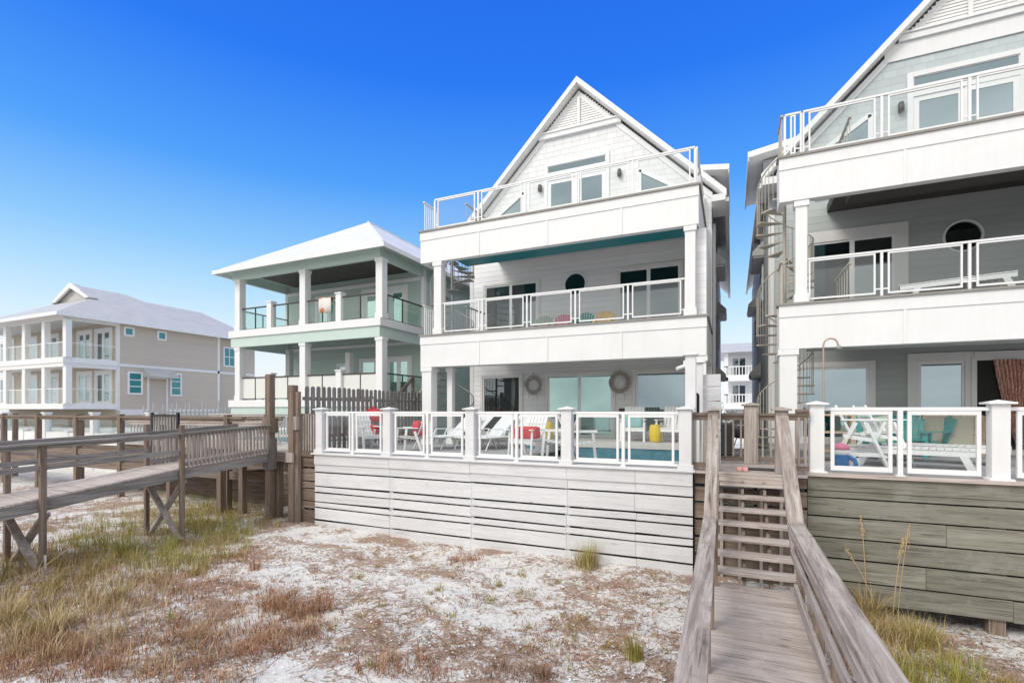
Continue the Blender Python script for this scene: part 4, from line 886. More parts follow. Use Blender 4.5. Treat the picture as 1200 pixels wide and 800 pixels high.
# ================================================================= LEFT BOARDWALK
L_=thing('boardwalk','long grey ramped boardwalk on square posts with crossed braces, at the left','boardwalk',(-12.1,6,-3.3))
def zf(y): return -1.58+(y-4.7)*(.28/2.47) if y<7.17 else -1.30+(y-7.17)*(.17/2.43)
y=.3
xi,xo=-11.42,-12.62
while y<9.75:
    z=zf(y); z2=zf(y+.14)
    MB().add([(xo,y,z-.04),(xi,y,z-.04),(xi,y+.14,z2-.04),(xo,y+.14,z2-.04),(xo,y,z),(xi,y,z),(xi,y+.14,z2),(xo,y+.14,z2)],[(0,3,2,1),(4,5,6,7),(0,1,5,4),(1,2,6,5),(2,3,7,6),(3,0,4,7)]).build('deck_board',M['grey_x'],L_); y+=.15
for x in (xi-.03,xo+.03):
    m=MB()
    for a,c in ((.3,4.7),(4.7,7.17),(7.17,9.7)): m.beam((x,a,zf(a)-.15),(x,c,zf(c)-.15),.05,.2)
    m.build('side_joist',M['dgrey_y'],L_)
PY=[-.2+2.45*0+ -0.0,2.23,4.7,7.17]
for s,x in ((1,xi+.05),(-1,xo-.05)):
    for yy in PY:
        if yy<0.3: continue
        MB().box(x-.045,x+.045,yy-.045,yy+.045,-3.3,zf(yy)+1.0-.02).build('post',M['brown_z'],L_,.006)
    zt=lambda y_: -.60+(y_-4.7)*.0324 if y_<7.17 else -.52+(y_-7.17)*.055
    m=MB()
    for a,c in ((.3,4.7),(4.7,7.17),(7.17,9.5)): m.beam((x,a,zt(a)),(x,c,zt(c)),.13,.04); m.beam((x-.03*s,a,zt(a)-.055),(x-.03*s,c,zt(c)-.055),.04,.075)
    m.build('top_rail',M['dgrey_y'],L_)
    MB().beam((x-.03*s,.3,-1.20),(x-.03*s,7.17,-.93),.04,.1).build('mid_rail',M['dgrey_y'],L_)
    for i in range(22):
        yy=7.3+i*.1; MB().box(x-.02,x+.02,yy,yy+.04,zf(yy),zt(yy)-.03).build('baluster',M['grey_z'],L_)
    MB().beam((x-.03*s,7.2,zf(7.2)+.08),(x-.03*s,9.5,zf(9.5)+.08),.04,.1).build('bottom_rail',M['dgrey_y'],L_)
for yy in (4.7,7.17):
    m=MB().beam((xi+.12,yy-.07,-2.9),(xo,yy-.07,zf(yy)-.3),.05,.13,(0,1,0)); m.build('cross_brace',M['grey_z'],L_)
    m=MB().beam((xo,yy+.07,-2.9),(xi,yy+.07,zf(yy)-.3),.05,.13,(0,1,0)); m.build('cross_brace',M['grey_z'],L_)
# landing at its end
MB().box(-13.2,-10.5,9.72,11.3,-1.14,-1.1).build('landing',M['grey_x'],L_)
MB().box(-13.2,-10.5,9.7,9.76,-1.38,-1.141).build('landing_joist',M['brown_x'],L_)
for x in (-11.45,-12.9): MB().box(x-.08,x+.08,9.78,9.94,-3.2,-1.15).build('landing_post',M['brown_z'],L_)
x=wx(256,9.7); MB().box(x-.09,x+.09,9.7,9.88,-3.2,-1.3).build('landing_post',M['brown_z'],L_)
# dark slatted gate
h=thing('gate','dark slatted metal gate standing at the bend of the left boardwalk','gate',(-13.1,7.4,-1.3))
ga,gb=wx(177,8.2),wx(209,8.2)
MB().box(ga,gb,8.19,8.23,-.16,-.1).box(ga,gb,8.19,8.23,-1.17,-1.11).box(ga,ga+.07,8.18,8.24,-1.25,-.05).box(gb-.07,gb,8.18,8.24,-1.25,-.05).build('gate_frame',M['black'],h)
for i in range(9): x=ga+.1+(gb-ga-.2)*i/8; MB().box(x-.03,x+.03,8.2,8.22,-1.11,-.16).build('slat',M['dgrey_z'],h)
# second boardwalk crossing behind
h=thing('boardwalk','low brown boardwalk with thick dark posts crossing in front of the beige house','boardwalk',(-22,10.8,-3.2))
for (ya,sg) in ((10.2,1),(11.6,-1)):
    m=MB().beam((-36,ya,-.22),(-13.3,ya,-.22),.14,.05).beam((-36,ya,-.3),(-13.3,ya,-.3),.04,.08); m.build('top_rail',M['brown_x'],h)
    MB().beam((-36,ya,-1.5),(-13.3,ya,-1.5),.05,.2).build('side_board',M['brown_x'],h)
    MB().beam((-36,ya,-1.95),(-13.3,ya,-1.95),.06,.24).build('side_joist',M['brown_x'],h)
    for i in range(9 if sg>0 else 4):
        x=-14.0-i*2.75*(1 if sg>0 else 2); MB().box(x-.085,x+.085,ya-.085,ya+.085,-3.3,-.12).build('post',M['brown_z'],h,.01)
MB().box(-36,-13.3,10.23,11.57,-1.84,-1.8).build('deck_boards',M['brown_x'],h)
# ================================================================= MINT POOL TERRACE
h=thing('pool_terrace','mint house pool terrace behind a rough brown board bulkhead, with grey balustrade','terrace',(-16,12,-3))
board_run(h,-21.5,-10.6,11.35,[(-1.3,-1.6,0),(-1.62,-1.95,0),(-1.97,-2.3,0),(-2.32,-2.65,0),(-2.67,-3.1,0)],'brown_x',[-19,-16.2,-13.4],'bulkhead')
MB().box(-21.5,-10.6,11.3,15.0,-1.29,-1.12).build('terrace_floor',M['coping'],h)
MB().box(-17.5,-12.2,12.2,14.0,-1.119,-1.06).build('pool_coping',M['white'],h); 
MB().box(-17.2,-12.5,12.4,13.8,-1.058,-1.04).build('pool',M['tile'],h)
balustrade(h,(-21.4,14.7,0),(-10.7,14.7,0),-.15,-1.12,66,'palepicket','palepicket',.04)
balustrade(h,(-21.4,11.5,0),(-13.3,11.5,0),-.4,-1.12,42,'grey_x','palepicket',.03)
# base of mint house
# ================================================================= BACKGROUND HOUSE IN THE GAP
Yg=58
h=thing('background_house','distant white house with stacked balconies seen through the gap between the two tall houses','house',(0,Yg,-3))
gx0,gx1=wx(848,Yg),wx(900,Yg)
MB().box(gx0,gx1,Yg+1.6,Yg+9,-3,wz(870,412,Yg)).build('wall',M['siding_white'],h)
MB().prism([(Yg-.6,wz(860,413,Yg)),(Yg+5,wz(860,400,Yg)+.4),(Yg+9.5,wz(860,413,Yg))],'x',gx0-.6,gx1+.5).build('roof',M['roof_grey'],h)
for (pt,pb) in ((416,439),(447,472)):
    zb=wz(866,pb,Yg); zt=wz(866,pt,Yg)
    MB().box(gx0,gx1,Yg,Yg+1.6,zb-.65,zb).build('balcony',M['white'],h)
    m=MB().box(gx0,gx1,Yg,Yg+.08,zb+.85,zb+.95)
    k=0
    while gx0+k*.3<gx1: m.box(gx0+k*.3,gx0+k*.3+.07,Yg,Yg+.08,zb,zb+.85); k+=1
    m.build('railing',M['white'],h)
    for px in (851,884): x=wx(px,Yg); MB().box(x-.2,x+.2,Yg,Yg+.4,zb,zt+.5).build('column',M['white'],h)
    window(h,wx(858,Yg+1.6),wx(874,Yg+1.6),Yg+1.6,zb+.05,zb+2.0,'french_door',.15,'win_dark',2,'white')
MB().box(gx0-.2,gx1,Yg+.1,Yg+1.5,-3,-.6).build('base',M['soffit'],h)
# red roofed house behind the tan one
h=thing('background_house','distant house with a red metal roof showing behind the upper porch at the far left','house',(-75,36,-3))
MB().box(-88,-68,34,42,-3,5.6).build('wall',M['siding_white'],h)
MB().prism([(33.4,5.6),(38,8),(42.6,5.6)],'x',-88.5,-67.5).build('roof',M['roof_red'],h)
# ================================================================= PALM + far trees
def palm(x,y,z0,ht,r,label):
    t=thing('palm_tree',label,'tree',(x,y,z0))
    MB().tube([(x,y,z0),(x+.1,y,z0+ht*.5),(x,y,z0+ht)],[.2,.15,.13],10).build('trunk',M['bark'],t)
    m=MB()
    for k in range(22):
        a=k*2.4; el=R(random.uniform(-25,70)); L=r*random.uniform(.8,1.1)
        sp=[]
        for i in range(7):
            s=i/6; sp.append(Vector((x+math.cos(a)*L*s*math.cos(el),y+math.sin(a)*L*s*math.cos(el),z0+ht+L*s*math.sin(el)-1.0*r*.6*s*s)))
        side=Vector((-math.sin(a),math.cos(a),0))
        for i in range(1,7):
            for q in range(4):
                p=sp[i-1].lerp(sp[i],q/4)
                for sg in (-1,1):
                    l=.35*r*(1-.5*i/7); tip=p+side*sg*l+ (sp[i]-sp[i-1]).normalized()*l*.5+Vector((0,0,-l*.5))
                    d=(sp[i]-sp[i-1]).normalized()*.035; m.add([p-d,p+d,tip],[(0,1,2)])
        m.tube(sp,[.02]*6+[.008],4)
    m.build('crown',M['foliage'],t,fix=False); return t
palm(wx(349,34),34,-3,wz(349,437,34)+3,1.3,'dark palm tree seen through the lower porch of the mint house')
def bushy(name,label,x,y,z0,ht,r,cat='tree'):
    t=thing(name,label,cat,(x,y,z0)); MB().tube([(x,y,z0),(x,y,z0+ht*.7)],[.12,.05],8).build('trunk',M['bark'],t)
    m=MB()
    cl=[(random.uniform(-1,1)*r*.7,random.uniform(-1,1)*r*.7,random.uniform(.25,.95)*ht,random.uniform(.3,.5)*r) for _ in range(12)]
    for (a,b_,c,q) in cl:
        for _ in range(160):
            v=Vector((random.gauss(0,1),random.gauss(0,1),random.gauss(0,1))).normalized()*q*random.random()**.4
            p=Vector((x+a,y+b_,z0+c))+v; s=.07; d1=Vector((random.uniform(-s,s),random.uniform(-s,s),random.uniform(-s,s))); d2=Vector((random.uniform(-s,s),random.uniform(-s,s),random.uniform(-s,s)))
            m.add([p-d1,p+d2,p+d1],[(0,1,2)])
    m.build('crown',M['foliage'],t,fix=False)
bushy('evergreen_shrub','dark narrow shrub in the gap beside the corner of the white house',wx(845,46),46,-3,wz(845,462,46)+3,1.4,'shrub')
# ================================================================= FURNITURE  (front faces -Y in local space)
def Tb(m,pts,r=.018,n=6): m.tube(pts,r,n); return m
def mk_lounger():
    t=thing('sun_lounger','','lounger')
    f=MB()
    for x in (-.31,.31):
        Tb(f,[(x,-.95,.34),(x,.25,.36),(x,.95,.98)],.02)
        Tb(f,[(x,-.75,.35),(x,-.95,.0)],.018); Tb(f,[(x,-.05,.35),(x,.1,.0)],.018); Tb(f,[(x,.35,.44),(x,.55,.0)],.018)
        Tb(f,[(x,-.3,.36),(x,-.2,.56),(x,.3,.56),(x,.4,.5)],.016)
    for (y,z) in ((-.95,.34),(.95,.98),(.25,.36)): Tb(f,[(-.31,y,z),(.31,y,z)],.018)
    f.build('frame',M['white_metal'],t)
    MB().add([(-.3,-.94,.35),(.3,-.94,.35),(.3,.25,.37),(-.3,.25,.37),(-.3,-.94,.335),(.3,-.94,.335),(.3,.25,.355),(-.3,.25,.355)],[(0,1,2,3),(7,6,5,4),(0,4,5,1),(1,5,6,2),(2,6,7,3),(3,7,4,0)]).build('seat',M['sling'],t)
    MB().add([(-.3,.26,.375),(.3,.26,.375),(.3,.95,.99),(-.3,.95,.99),(-.3,.27,.36),(.3,.27,.36),(.3,.96,.975),(-.3,.96,.975)],[(0,1,2,3),(7,6,5,4),(0,4,5,1),(1,5,6,2),(2,6,7,3),(3,7,4,0)]).build('backrest',M['sling'],t)
    return t
def mk_armchair():
    t=thing('armchair','','armchair')
    for sx in (-.33,.33):
        MB().beam((sx,-.32,0),(sx,-.26,.62),.05,.06,(0,1,0)).build('front_leg',M['white'],t)
        MB().beam((sx,.42,0),(sx,.22,.55),.05,.06,(0,1,0)).build('rear_leg',M['white'],t)
        MB().box(sx-.045,sx+.045,-.36,.32,.62,.65).build('armrest',M['white'],t,.006)
    m=MB()
    for i in range(6): m.beam((-.3,-.28+i*.105,.40-i*.012),(.3,-.28+i*.105,.40-i*.012),.085,.025)
    m.box(-.31,.31,-.31,-.28,.3,.39).build('seat',M['white'],t,.004)
    m=MB()
    for i in range(6): x=-.25+i*.1; m.beam((x,.24,.36),(x,.52,1.02),.085,.022,(0,1,0))
    m.beam((-.31,.40,.78),(.31,.40,.78),.03,.06).beam((-.31,.27,.46),(.31,.27,.46),.03,.06).build('backrest',M['white'],t,.004)
    return t
def mk_adirondack(mat,ribs=7):
    t=thing('adirondack_chair','','chair')
    for sx in (-.32,.32):
        MB().beam((sx,-.42,0),(sx,-.40,.56),.09,.035,(0,1,0)).build('front_leg',mat,t)
        MB().beam((sx,.55,.02),(sx,-.42,.36),.035,.12).build('rear_leg',mat,t)
        MB().prism([(sx-.07,-.5),(sx+.07,-.5),(sx+.09,-.3),(sx+.05,.35),(sx-.05,.35),(sx-.09,-.3)],'z',.57,.595).build('armrest',mat,t,.005)
    m=MB()
    for i in range(6): m.beam((-.3,-.42+i*.115,.40-i*.042),(.3,-.42+i*.115,.40-i*.042),.1,.022)
    m.build('seat',mat,t,.004)
    m=MB(); 
    for i in range(ribs):
        a=(i-(ribs-1)/2)/(ribs-1)*2; L=.86*(1-.16*a*a); b0=(a*.22,.18,.2); b1=(a*.34,.18+L*.3,.2+L*.95)
        pr=.09
        m.beam(b0,b1,.088,.02,(0,1,0))
        m.cyl(b1[0],b1[1],b1[2]-.02,b1[2]+.001,.045,10)
    m.beam((-.27,.30,.52),(.27,.30,.52),.03,.07).beam((-.22,.23,.27),(.22,.23,.27),.03,.07).build('backrest',mat,t,.003)
    return t
def mk_chaise():
    t=thing('chaise_lounge','','lounger')
    for x in (-.33,.33): MB().beam((x,-1.0,.30),(x,.95,.30),.035,.1).build('side_rail',M['white'],t,.005)
    for x in (-.33,.33):
        for y,dy_ in ((-.82,-.12),(.62,.1)): MB().beam((x,y,.27),(x,y+dy_,0),.045,.11,(0,1,0)).build('leg',M['white'],t,.004)
    MB().box(-.3,.3,-.9,-.86,.1,.16).box(-.3,.3,.66,.7,.1,.16).build('stretcher',M['white'],t)
    m=MB()
    for i in range(18): y=-1.0+i*.11; m.box(-.36,.36,y,y+.1,.355,.378)
    m.build('slats',M['white'],t,.003)
    return t
def mk_highchair():
    t=thing('balcony_chair','','chair')
    for sx in (-.31,.31):
        MB().beam((sx,-.5,0),(sx,-.12,.95),.05,.13,(1,0,0)).build('front_leg',M['white'],t,.004)
        MB().beam((sx,.5,0),(sx,.05,.95),.05,.13,(1,0,0)).build('rear_leg',M['white'],t,.004)
        MB().box(sx-.06,sx+.06,-.36,.32,.99,1.015).build('armrest',M['white'],t,.004)
        MB().beam((sx,-.40,.28),(sx,.40,.28),.035,.08).beam((sx,-.27,.58),(sx,.27,.66),.035,.08).build('side_brace',M['white'],t)
    MB().beam((-.31,-.42,.24),(.31,-.42,.24),.12,.03).build('footrest',M['white'],t)
    m=MB()
    for i in range(5): m.beam((-.3,-.28+i*.11,.73-i*.008),(.3,-.28+i*.11,.73-i*.008),.095,.025)
    m.build('seat',M['white'],t,.003)
    m=MB()
    for i in range(4): z=.88+i*.12; m.beam((-.3,.2+(z-.8)*.42,z),(.3,.2+(z-.8)*.42,z),.022,.1)
    for sx in (-.31,.31): m.beam((sx,.15,.72),(sx,.42,1.32),.05,.04,(0,1,0))
    m.build('backrest',M['white'],t,.003)
    return t
F=-1.1
def at(px,Y): return wx(px,Y)
g_l='white sling sun loungers on the pool terrace'
lp=mk_lounger(); used=[]
for (px,Y,rz,lab) in ((524,12.6,R(-28),'reclined white sling lounger, first from the left behind the glass railing'),(543,12.9,R(-28),'reclined white sling lounger half hidden by the second white post'),
    (571,12.9,R(-24),'reclined white sling lounger just right of the second white post'),(591,13.1,R(-24),'reclined white sling lounger nearest the red cushioned armchair')):
    inst(lp,used,(at(px,Y),Y,F),rz,lab,g_l)
ac=mk_armchair(); used=[]; g_a='white slatted armchairs around the pool terrace'
arms=[(432,11.4,F,R(70),'white slatted armchair under the red umbrella'),(482,11.2,F,R(-75),'white slatted armchair with a red pillow, left of the loungers'),
 (618,11.3,F,R(-12),'white slatted armchair holding the long red cushion'),(654,11.0,F,R(-80),'white slatted armchair facing right beside the third tall railing post'),
 (681,10.75,F,R(105),'white slatted armchair with its tall back turned, right of the third tall railing post'),
 (742,14.8,-.9,R(5),'white slatted armchair with the aqua pillow beside the pool'),(786,14.8,-.9,R(-8),'white slatted armchair right of the yellow stool against the wall')]
for (px,Y,z,rz,lab) in arms: inst(ac,used,(at(px,Y),Y,z),rz,lab,g_a)
x=at(618,11.15); o=MB().blob(x-.3,x+.3,10.95,11.3,F+.42,F+.72).build('cushion',M['red']); tag(o,'long bright red cushion lying on the middle armchair','cushion')
x=at(492,11.2); o=MB().blob(x-.12,x+.1,11.0,11.4,F+.42,F+.82).build('cushion',M['red']); tag(o,'square red cushion on the armchair left of the loungers','cushion')
x=at(742,14.65); o=MB().blob(x-.27,x+.27,14.5,14.75,-.9+.42,-.9+.78).build('cushion',M['aqua_fabric']); tag(o,'aqua cushion on the armchair by the pool','cushion')
def stool(x,y,z,lab):
    t=thing('garden_stool',lab,'stool',(x,y,z),0,'yellow ceramic garden stools')
    MB().lathe([(.13,0),(.155,.02),(.165,.1),(.18,.25),(.165,.4),(.155,.46),(.15,.48)],x,y,z,24).build('body',M['yellow'],t)
    MB().lathe([(.15,.481),(.145,.5),(.06,.505)],x,y,z,24).build('seat',M['yellow'],t)
stool(at(768,14.6),14.6,-.9,'yellow ceramic garden stool between the two armchairs by the pool')
stool(at(641,12.6),12.6,F+.3,'yellow ceramic garden stool next to the red cushion')
o=MB().box(at(641,12.6)-.25,at(641,12.6)+.25,12.35,12.85,F,F+.3).build('planter_box',M['concrete'],None,.01); tag(o,'low grey box carrying the yellow stool beside the red cushion','box')
# red umbrella closed/half open
x,y=at(437,12.3),12.3
t=thing('patio_umbrella','red patio umbrella, half lowered, behind the left end of the glass railing','umbrella',(x,y,F))
MB().cyl(x,y,F,.35,.02,10).build('pole',M['white_metal'],t)
MB().lathe([(.3,-.42),(.36,-.40),(.33,-.2),(.22,-.06),(.05,.0),(.02,.06)],x,y,.08,10).build('canopy',M['red'],t)
MB().lathe([(.25,0),(.25,.06),(.05,.1)],x,y,F,16).build('base',M['soffit'],t)
o=MB().blob(x+.22,x+.48,y-.55,y-.3,F+.38,F+.68).build('cushion',M['red']); tag(o,'boxy red cushion under the red umbrella','cushion')
# round grey side table / pots
x,y=at(425,11.9),11.9
t=thing('round_table','low dark grey round table beside the umbrella','table',(x,y,F)); MB().lathe([(.3,.5),(.32,.52),(.3,.55)],x,y,F,24).build('tabletop',M['concrete'],t); MB().lathe([(.26,0),(.27,.3),(.2,.5)],x,y,F,20).build('base',M['soffit'],t)
x,y=at(655,16.7),16.2
o=MB().lathe([(.16,0),(.24,.12),(.26,.3),(.22,.34),(.2,.3)],wx(655,15.5),15.5,-.9,20).build('planter',M['soffit']); tag(o,'grey round planter bowl by the sliding door','planter')
# grey sofa
t=thing('outdoor_sofa','low dark grey wicker sofa against the white house wall behind the loungers','sofa',(at(632,15.6),15.6,F))
x=at(628,15.6)
MB().box(x-.9,x+.7,15.3,16.1,F,F+.4).box(x-.9,x+.7,15.9,16.1,F+.4,F+.85).box(x-.9,x-.72,15.3,15.9,F+.4,F+.65).build('frame',M['soffit'],t,.02); MB().blob(x-.7,x+.68,15.3,15.9,F+.4,F+.55).build('seat_cushion',M['concrete'],t)
t=thing('pool_table_stand','small striped blue and white cabinet beside the yellow stool','cabinet',(at(637,14.2),14.2,F)); x=at(636,14.2)
MB().box(x-.18,x+.18,14.1,14.4,F,F+.95).build('body',M['white'],t); 
m=MB()
for i in range(5): m.box(x-.16,x+.16,14.09,14.098,F+.15+i*.16,F+.22+i*.16)
m.build('stripes',M['blue'],t)
# wreaths
for (px,py,r,lab) in ((625,451,.27,'grey driftwood wreath on the white wall left of the sliding door'),(726,448,.3,'larger grey vine wreath with a starfish, right of the sliding door')):
    X,Y,Z=wx(px,16.9),16.88,wz(px,py,16.9)
    t=thing('wreath',lab,'wreath',(X,Y,Z)); m=MB()
    for k in range(26):
        ph=random.uniform(0,6.3); q=random.uniform(-.05,.05); qq=random.uniform(-.04,.04); fr=random.randint(2,5)
        m.tube([(X+(r+q+.025*math.sin(fr*a_+ph))*math.cos(a_),Y+qq*.8+.02*math.cos(fr*a_+ph),Z+(r+q+.025*math.sin(fr*a_+ph))*math.sin(a_)) for a_ in [2*math.pi*i/30 for i in range(31)]],.011,4,False)
    m.build('vine_ring',M['rope'],t,fix=False)
    MB().tube([(X-.06,Y,Z+r),(X,Y+.03,Z+r+.2),(X+.06,Y,Z+r)],.01,5).build('hanger',M['rope'],t)
    if r>.29:
        pts=[]
        for i in range(10):
            a_=R(90+36*i); q=.11 if i%2==0 else .045; pts.append((X+.1+q*math.cos(a_),Z-.05+q*math.sin(a_)))
        MB().prism(pts,'y',Y-.08,Y-.05).build('starfish',M['trim'],t)
    MB().tube([(X+r*.5,Y,Z-r*.8),(X+r*.6,Y,Z-r-.25)],.008,4).tube([(X-r*.6,Y,Z-r*.8),(X-r*.7,Y,Z-r-.2)],.008,4).build('trailing_twig',M['rope'],t)
# coloured chairs on the second floor deck
cols=(('sage',635,'pale sage adirondack chair, leftmost on the middle deck of the white house'),('pink',658,'pink adirondack chair on the middle deck of the white house'),
      ('tealplastic',684,'teal adirondack chair on the middle deck of the white house'),('amber',707,'amber yellow adirondack chair on the middle deck of the white house'))
for (mt,px,lab) in cols:
    t=mk_adirondack(M[mt],7); tag(t,lab,'chair','coloured adirondack chairs on the middle deck'); Y=15.9; t.location=(wx(px,Y),Y,2.47); t.rotation_euler=(0,0,R(0)); t.scale=(.8,.6,.8)
# chaise on the grey house deck
ch=mk_chaise(); used=[]; gch='white slatted chaise lounges'
inst(ch,used,(wx(1108,14.2)+.2,14.4,2.47+.1),R(75),'white slatted chaise on the middle deck of the grey house',gch)
inst(ch,used,(wx(1062,11.9),11.9,-1.08),R(72),'white slatted chaise on the right terrace, nearer the balcony chair',gch)
inst(ch,used,(wx(1105,13.0),13.0,-1.08),R(68),'white slatted chaise on the right terrace, in front of the leaning frames',gch)
hc=mk_highchair(); used=[]; gh_='tall white slatted balcony chairs'
inst(hc,used,(wx(1006,11.5),11.5,-1.08),R(82),'tall white balcony chair beside the blue jug',gh_,.9)
inst(hc,used,(wx(1031,12.2),12.2,-1.08),R(100),'tall white balcony chair behind the other, in front of the teal chairs',gh_,.9)
ad=mk_adirondack(M['tealplastic']); used=[]; ga_='teal adirondack chairs on the right terrace'
for (px,Y,rz,lab) in ((1021,13.6,R(10),'teal adirondack chair behind the tall white balcony chairs'),(1062,14.6,R(-12),'teal adirondack chair in the middle of the right terrace'),(1087,15.0,R(-50),'teal adirondack chair turned sideways, farthest right')):
    inst(ad,used,(wx(px,Y),Y,-1.08),rz,lab,ga_,1.0)
# jug
x,y=wx(985,10.9),10.9; z=-1.08
t=thing('drink_jug','bright blue drink jug with pink lid standing behind the right railing','jug',(x,y,z))
MB().lathe([(.11,0),(.12,.02),(.135,.25),(.14,.27)],x,y,z,24).build('body',M['blue'],t); MB().lathe([(.14,.27),(.145,.3),(.14,.36)],x,y,z,24).build('collar',M['white'],t)
MB().lathe([(.145,.36),(.15,.4),(.10,.45),(.03,.48)],x,y,z,24).build('lid',M['pink'],t)
MB().tube([(x+.1,y,z+.24),(x+.22,y-.02,z+.18),(x+.24,y-.02,z+.08),(x+.2,y,z+.02)],.035,8).build('handle',M['blue'],t)
MB().tube([(x+.02,y,z+.45),(x+.12,y,z+.56)],.008,6).build('straw',M['amber'],t)
x=wx(1000,11.0); t=thing('white_jug','small white plastic jug on the deck beside the blue drink jug','jug',(x,11.0,z)); MB().box(x-.09,x+.09,10.9,11.08,z,z+.2).build('body',M['sling'],t,.03); MB().cyl(x,11.0,z+.2,z+.25,.035,12).build('cap',M['white'],t)
x=wx(978,12.4); t=thing('wooden_shelf','open brown wooden shelf with bottles behind the first thick white post','shelf',(x,12.4,z))
m=MB().box(x-.35,x-.3,12.4,12.8,z,z+1.0).box(x+.3,x+.38,12.4,12.8,z,z+1.0); m.build('side_panel',M['lightwood'],t)
for q in (.2,.6,.97): MB().box(x-.3,x+.3,12.4,12.8,z+q,z+q+.04).build('shelf_board',M['lightwood'],t)
for i,q in enumerate((-.18,.0,.16)):
    o=MB().lathe([(.035,0),(.04,.15),(.02,.2),(.015,.28)],x+q,12.5,z+.64,10).build('bottle',M['black' if i%2 else 'win_green']); tag(o,['dark green bottle, leftmost on the wooden shelf','black bottle, middle one on the wooden shelf','dark green bottle, right one on the wooden shelf'][i],'bottle','bottles on the wooden shelf')
# leaning frames
for i,(px,lab) in enumerate(((1112,'sand coloured fabric panel in a pale wooden frame leaning below the window'),(1128,'narrow pale wooden frame leaning behind the fabric panel'))):
    Y=14.9+i*.25; x=wx(px,Y); t=thing('framed_panel',lab,'panel',(x,Y,z))
    w_=.5 if i==0 else .35; tl=lambda a,b_: (x+a+.12*b_,Y+.28*b_,z+b_)
    m=MB().beam(tl(-w_,0),tl(-w_,.95),.08,.04,(0,1,0)).beam(tl(w_,0),tl(w_,.95),.1,.04,(0,1,0)).beam(tl(-w_,.95),tl(w_,.95),.05,.05).beam(tl(-w_,.04),tl(w_,.04),.05,.05).build('frame',M['lightwood'],t)
    a=[tl(-w_,.04),tl(w_,.04),tl(w_,.93),tl(-w_,.93)]; MB().add([(p[0],p[1]+.01,p[2]) for p in a]+[(p[0],p[1]+.02,p[2]) for p in a],[(0,1,2,3),(7,6,5,4),(0,4,5,1),(1,5,6,2),(2,6,7,3),(3,7,4,0)]).build('fabric',M['tancloth'],t)
x=wx(1040,13.9); o=MB().beam((x-.1,13.2,z),(x-.25,13.5,z+.95),.45,.03,(0,1,0)).build('folded_lounge_pad',M['sage'],None,.01); tag(o,'folded sage green pad leaning between the teal chairs','cushion')
# shower
x,y=wx(965.5,10.3),10.35
t=thing('outdoor_shower','thin copper outdoor shower pipe with a hooked head behind the first thick white post','shower',(x,y,-1.08))
zt=wz(965,404,10.35)
MB().tube([(x,y,-1.08),(x,y,zt)]+[(x+.11-.11*math.cos(R(a)),y,zt+.11*math.sin(R(a))) for a in (30,60,90,120,150,180)]+[(x+.23,y,zt-.04)],.015,8).build('pipe',M['copper_pipe'] if 'copper_pipe' in M else M['beige_steel'],t)
MB().lathe([(.02,.04),(.035,.02),(.05,-.03)],x+.235,y,zt-.06,12).build('shower_head',M['steel'],t)
MB().tube([(x-.06,y-.04,-.25),(x+.06,y-.04,-.25)],.02,8).build('valve',M['bronze'],t)
# table and bins past the gate
Y=14.5; x=wx(866,Y)
t=thing('wooden_table','orange brown wooden table top beyond the gate between the houses','table',(x,Y,F)); MB().box(x-.55,x+.45,Y-.3,Y+.4,F+.86,F+.92).build('tabletop',M['amber_wood'],t)
for a in (-.5,.4):
    for b_ in (-.25,.35): MB().box(x+a-.03,x+a+.03,Y+b_-.03,Y+b_+.03,-3,F+.86).build('leg',M['black'],t)
x=wx(868,13.4); t=thing('grill','black kettle grill with a steel handle beyond the gate','grill',(x,13.4,F))
MB().lathe([(.05,.42),(.2,.45),(.28,.6),(.29,.66),(.27,.76),(.15,.86),(.02,.88)],x,13.4,F,20).build('bowl',M['black'],t); MB().tube([(x-.08,13.1,F+.75),(x+.08,13.1,F+.75)],.012,6).build('handle',M['steel'],t)
for a in (90,210,330): MB().tube([(x+.1*math.cos(R(a)),13.4+.1*math.sin(R(a)),F+.45),(x+.25*math.cos(R(a)),13.4+.25*math.sin(R(a)),F)],.015,6).build('leg',M['steel'],t)
x=wx(877,14.3); o=MB().blob(x-.12,x+.12,14.2,14.5,F+.92,F+1.14).build('beach_float',M['red_white']); tag(o,'small red and white striped float lying on the orange brown table','float')
MB_=MB().box(wx(852,13.4)-.2,wx(852,13.4)+.16,13.2,13.7,-1.1,-.3); o=MB_.build('storage_bin',M['black'],None,.03); tag(o,'black storage bin left of the grill beyond the gate','bin')
o=MB().box(-.7,1.1,11.6,16.5,-1.2,-1.14).build('path',M['edge']); tag(o,kind='structure')

# ================================================================= VEGETATION
def blade(m,x,y,z,h,a,lean,w_,curl=1.0):
    dx_,dy_=math.cos(a),math.sin(a); px_,py_=-dy_*w_/2,dx_*w_/2
    vs=[];k=3
    for i in range(k+1):
        s=i/k; o=lean*h*s**(1+curl); zz=z+h*s*(1-.25*lean*s*curl); q=(1-s*.9)
        vs+= [(x+dx_*o-px_*q,y+dy_*o-py_*q,zz),(x+dx_*o+px_*q,y+dy_*o+py_*q,zz)]
    m.add(vs,[(2*i,2*i+1,2*i+3,2*i+2) for i in range(k)])
GM={}
GM['green']=grassmat('green_grass',[(0,(.15,.18,.03)),(.5,(.31,.32,.06)),(1,(.52,.45,.14))])
GM['olive']=grassmat('olive_grass',[(0,(.17,.135,.03)),(.5,(.34,.26,.08)),(1,(.54,.40,.17))])
GM['red']=grassmat('russet_grass',[(0,(.16,.07,.035)),(.35,(.35,.165,.09)),(.7,(.48,.27,.16)),(1,(.60,.43,.28))])
GM['tan']=grassmat('straw_grass',[(0,(.26,.18,.09)),(.5,(.50,.37,.19)),(1,(.66,.53,.33))])
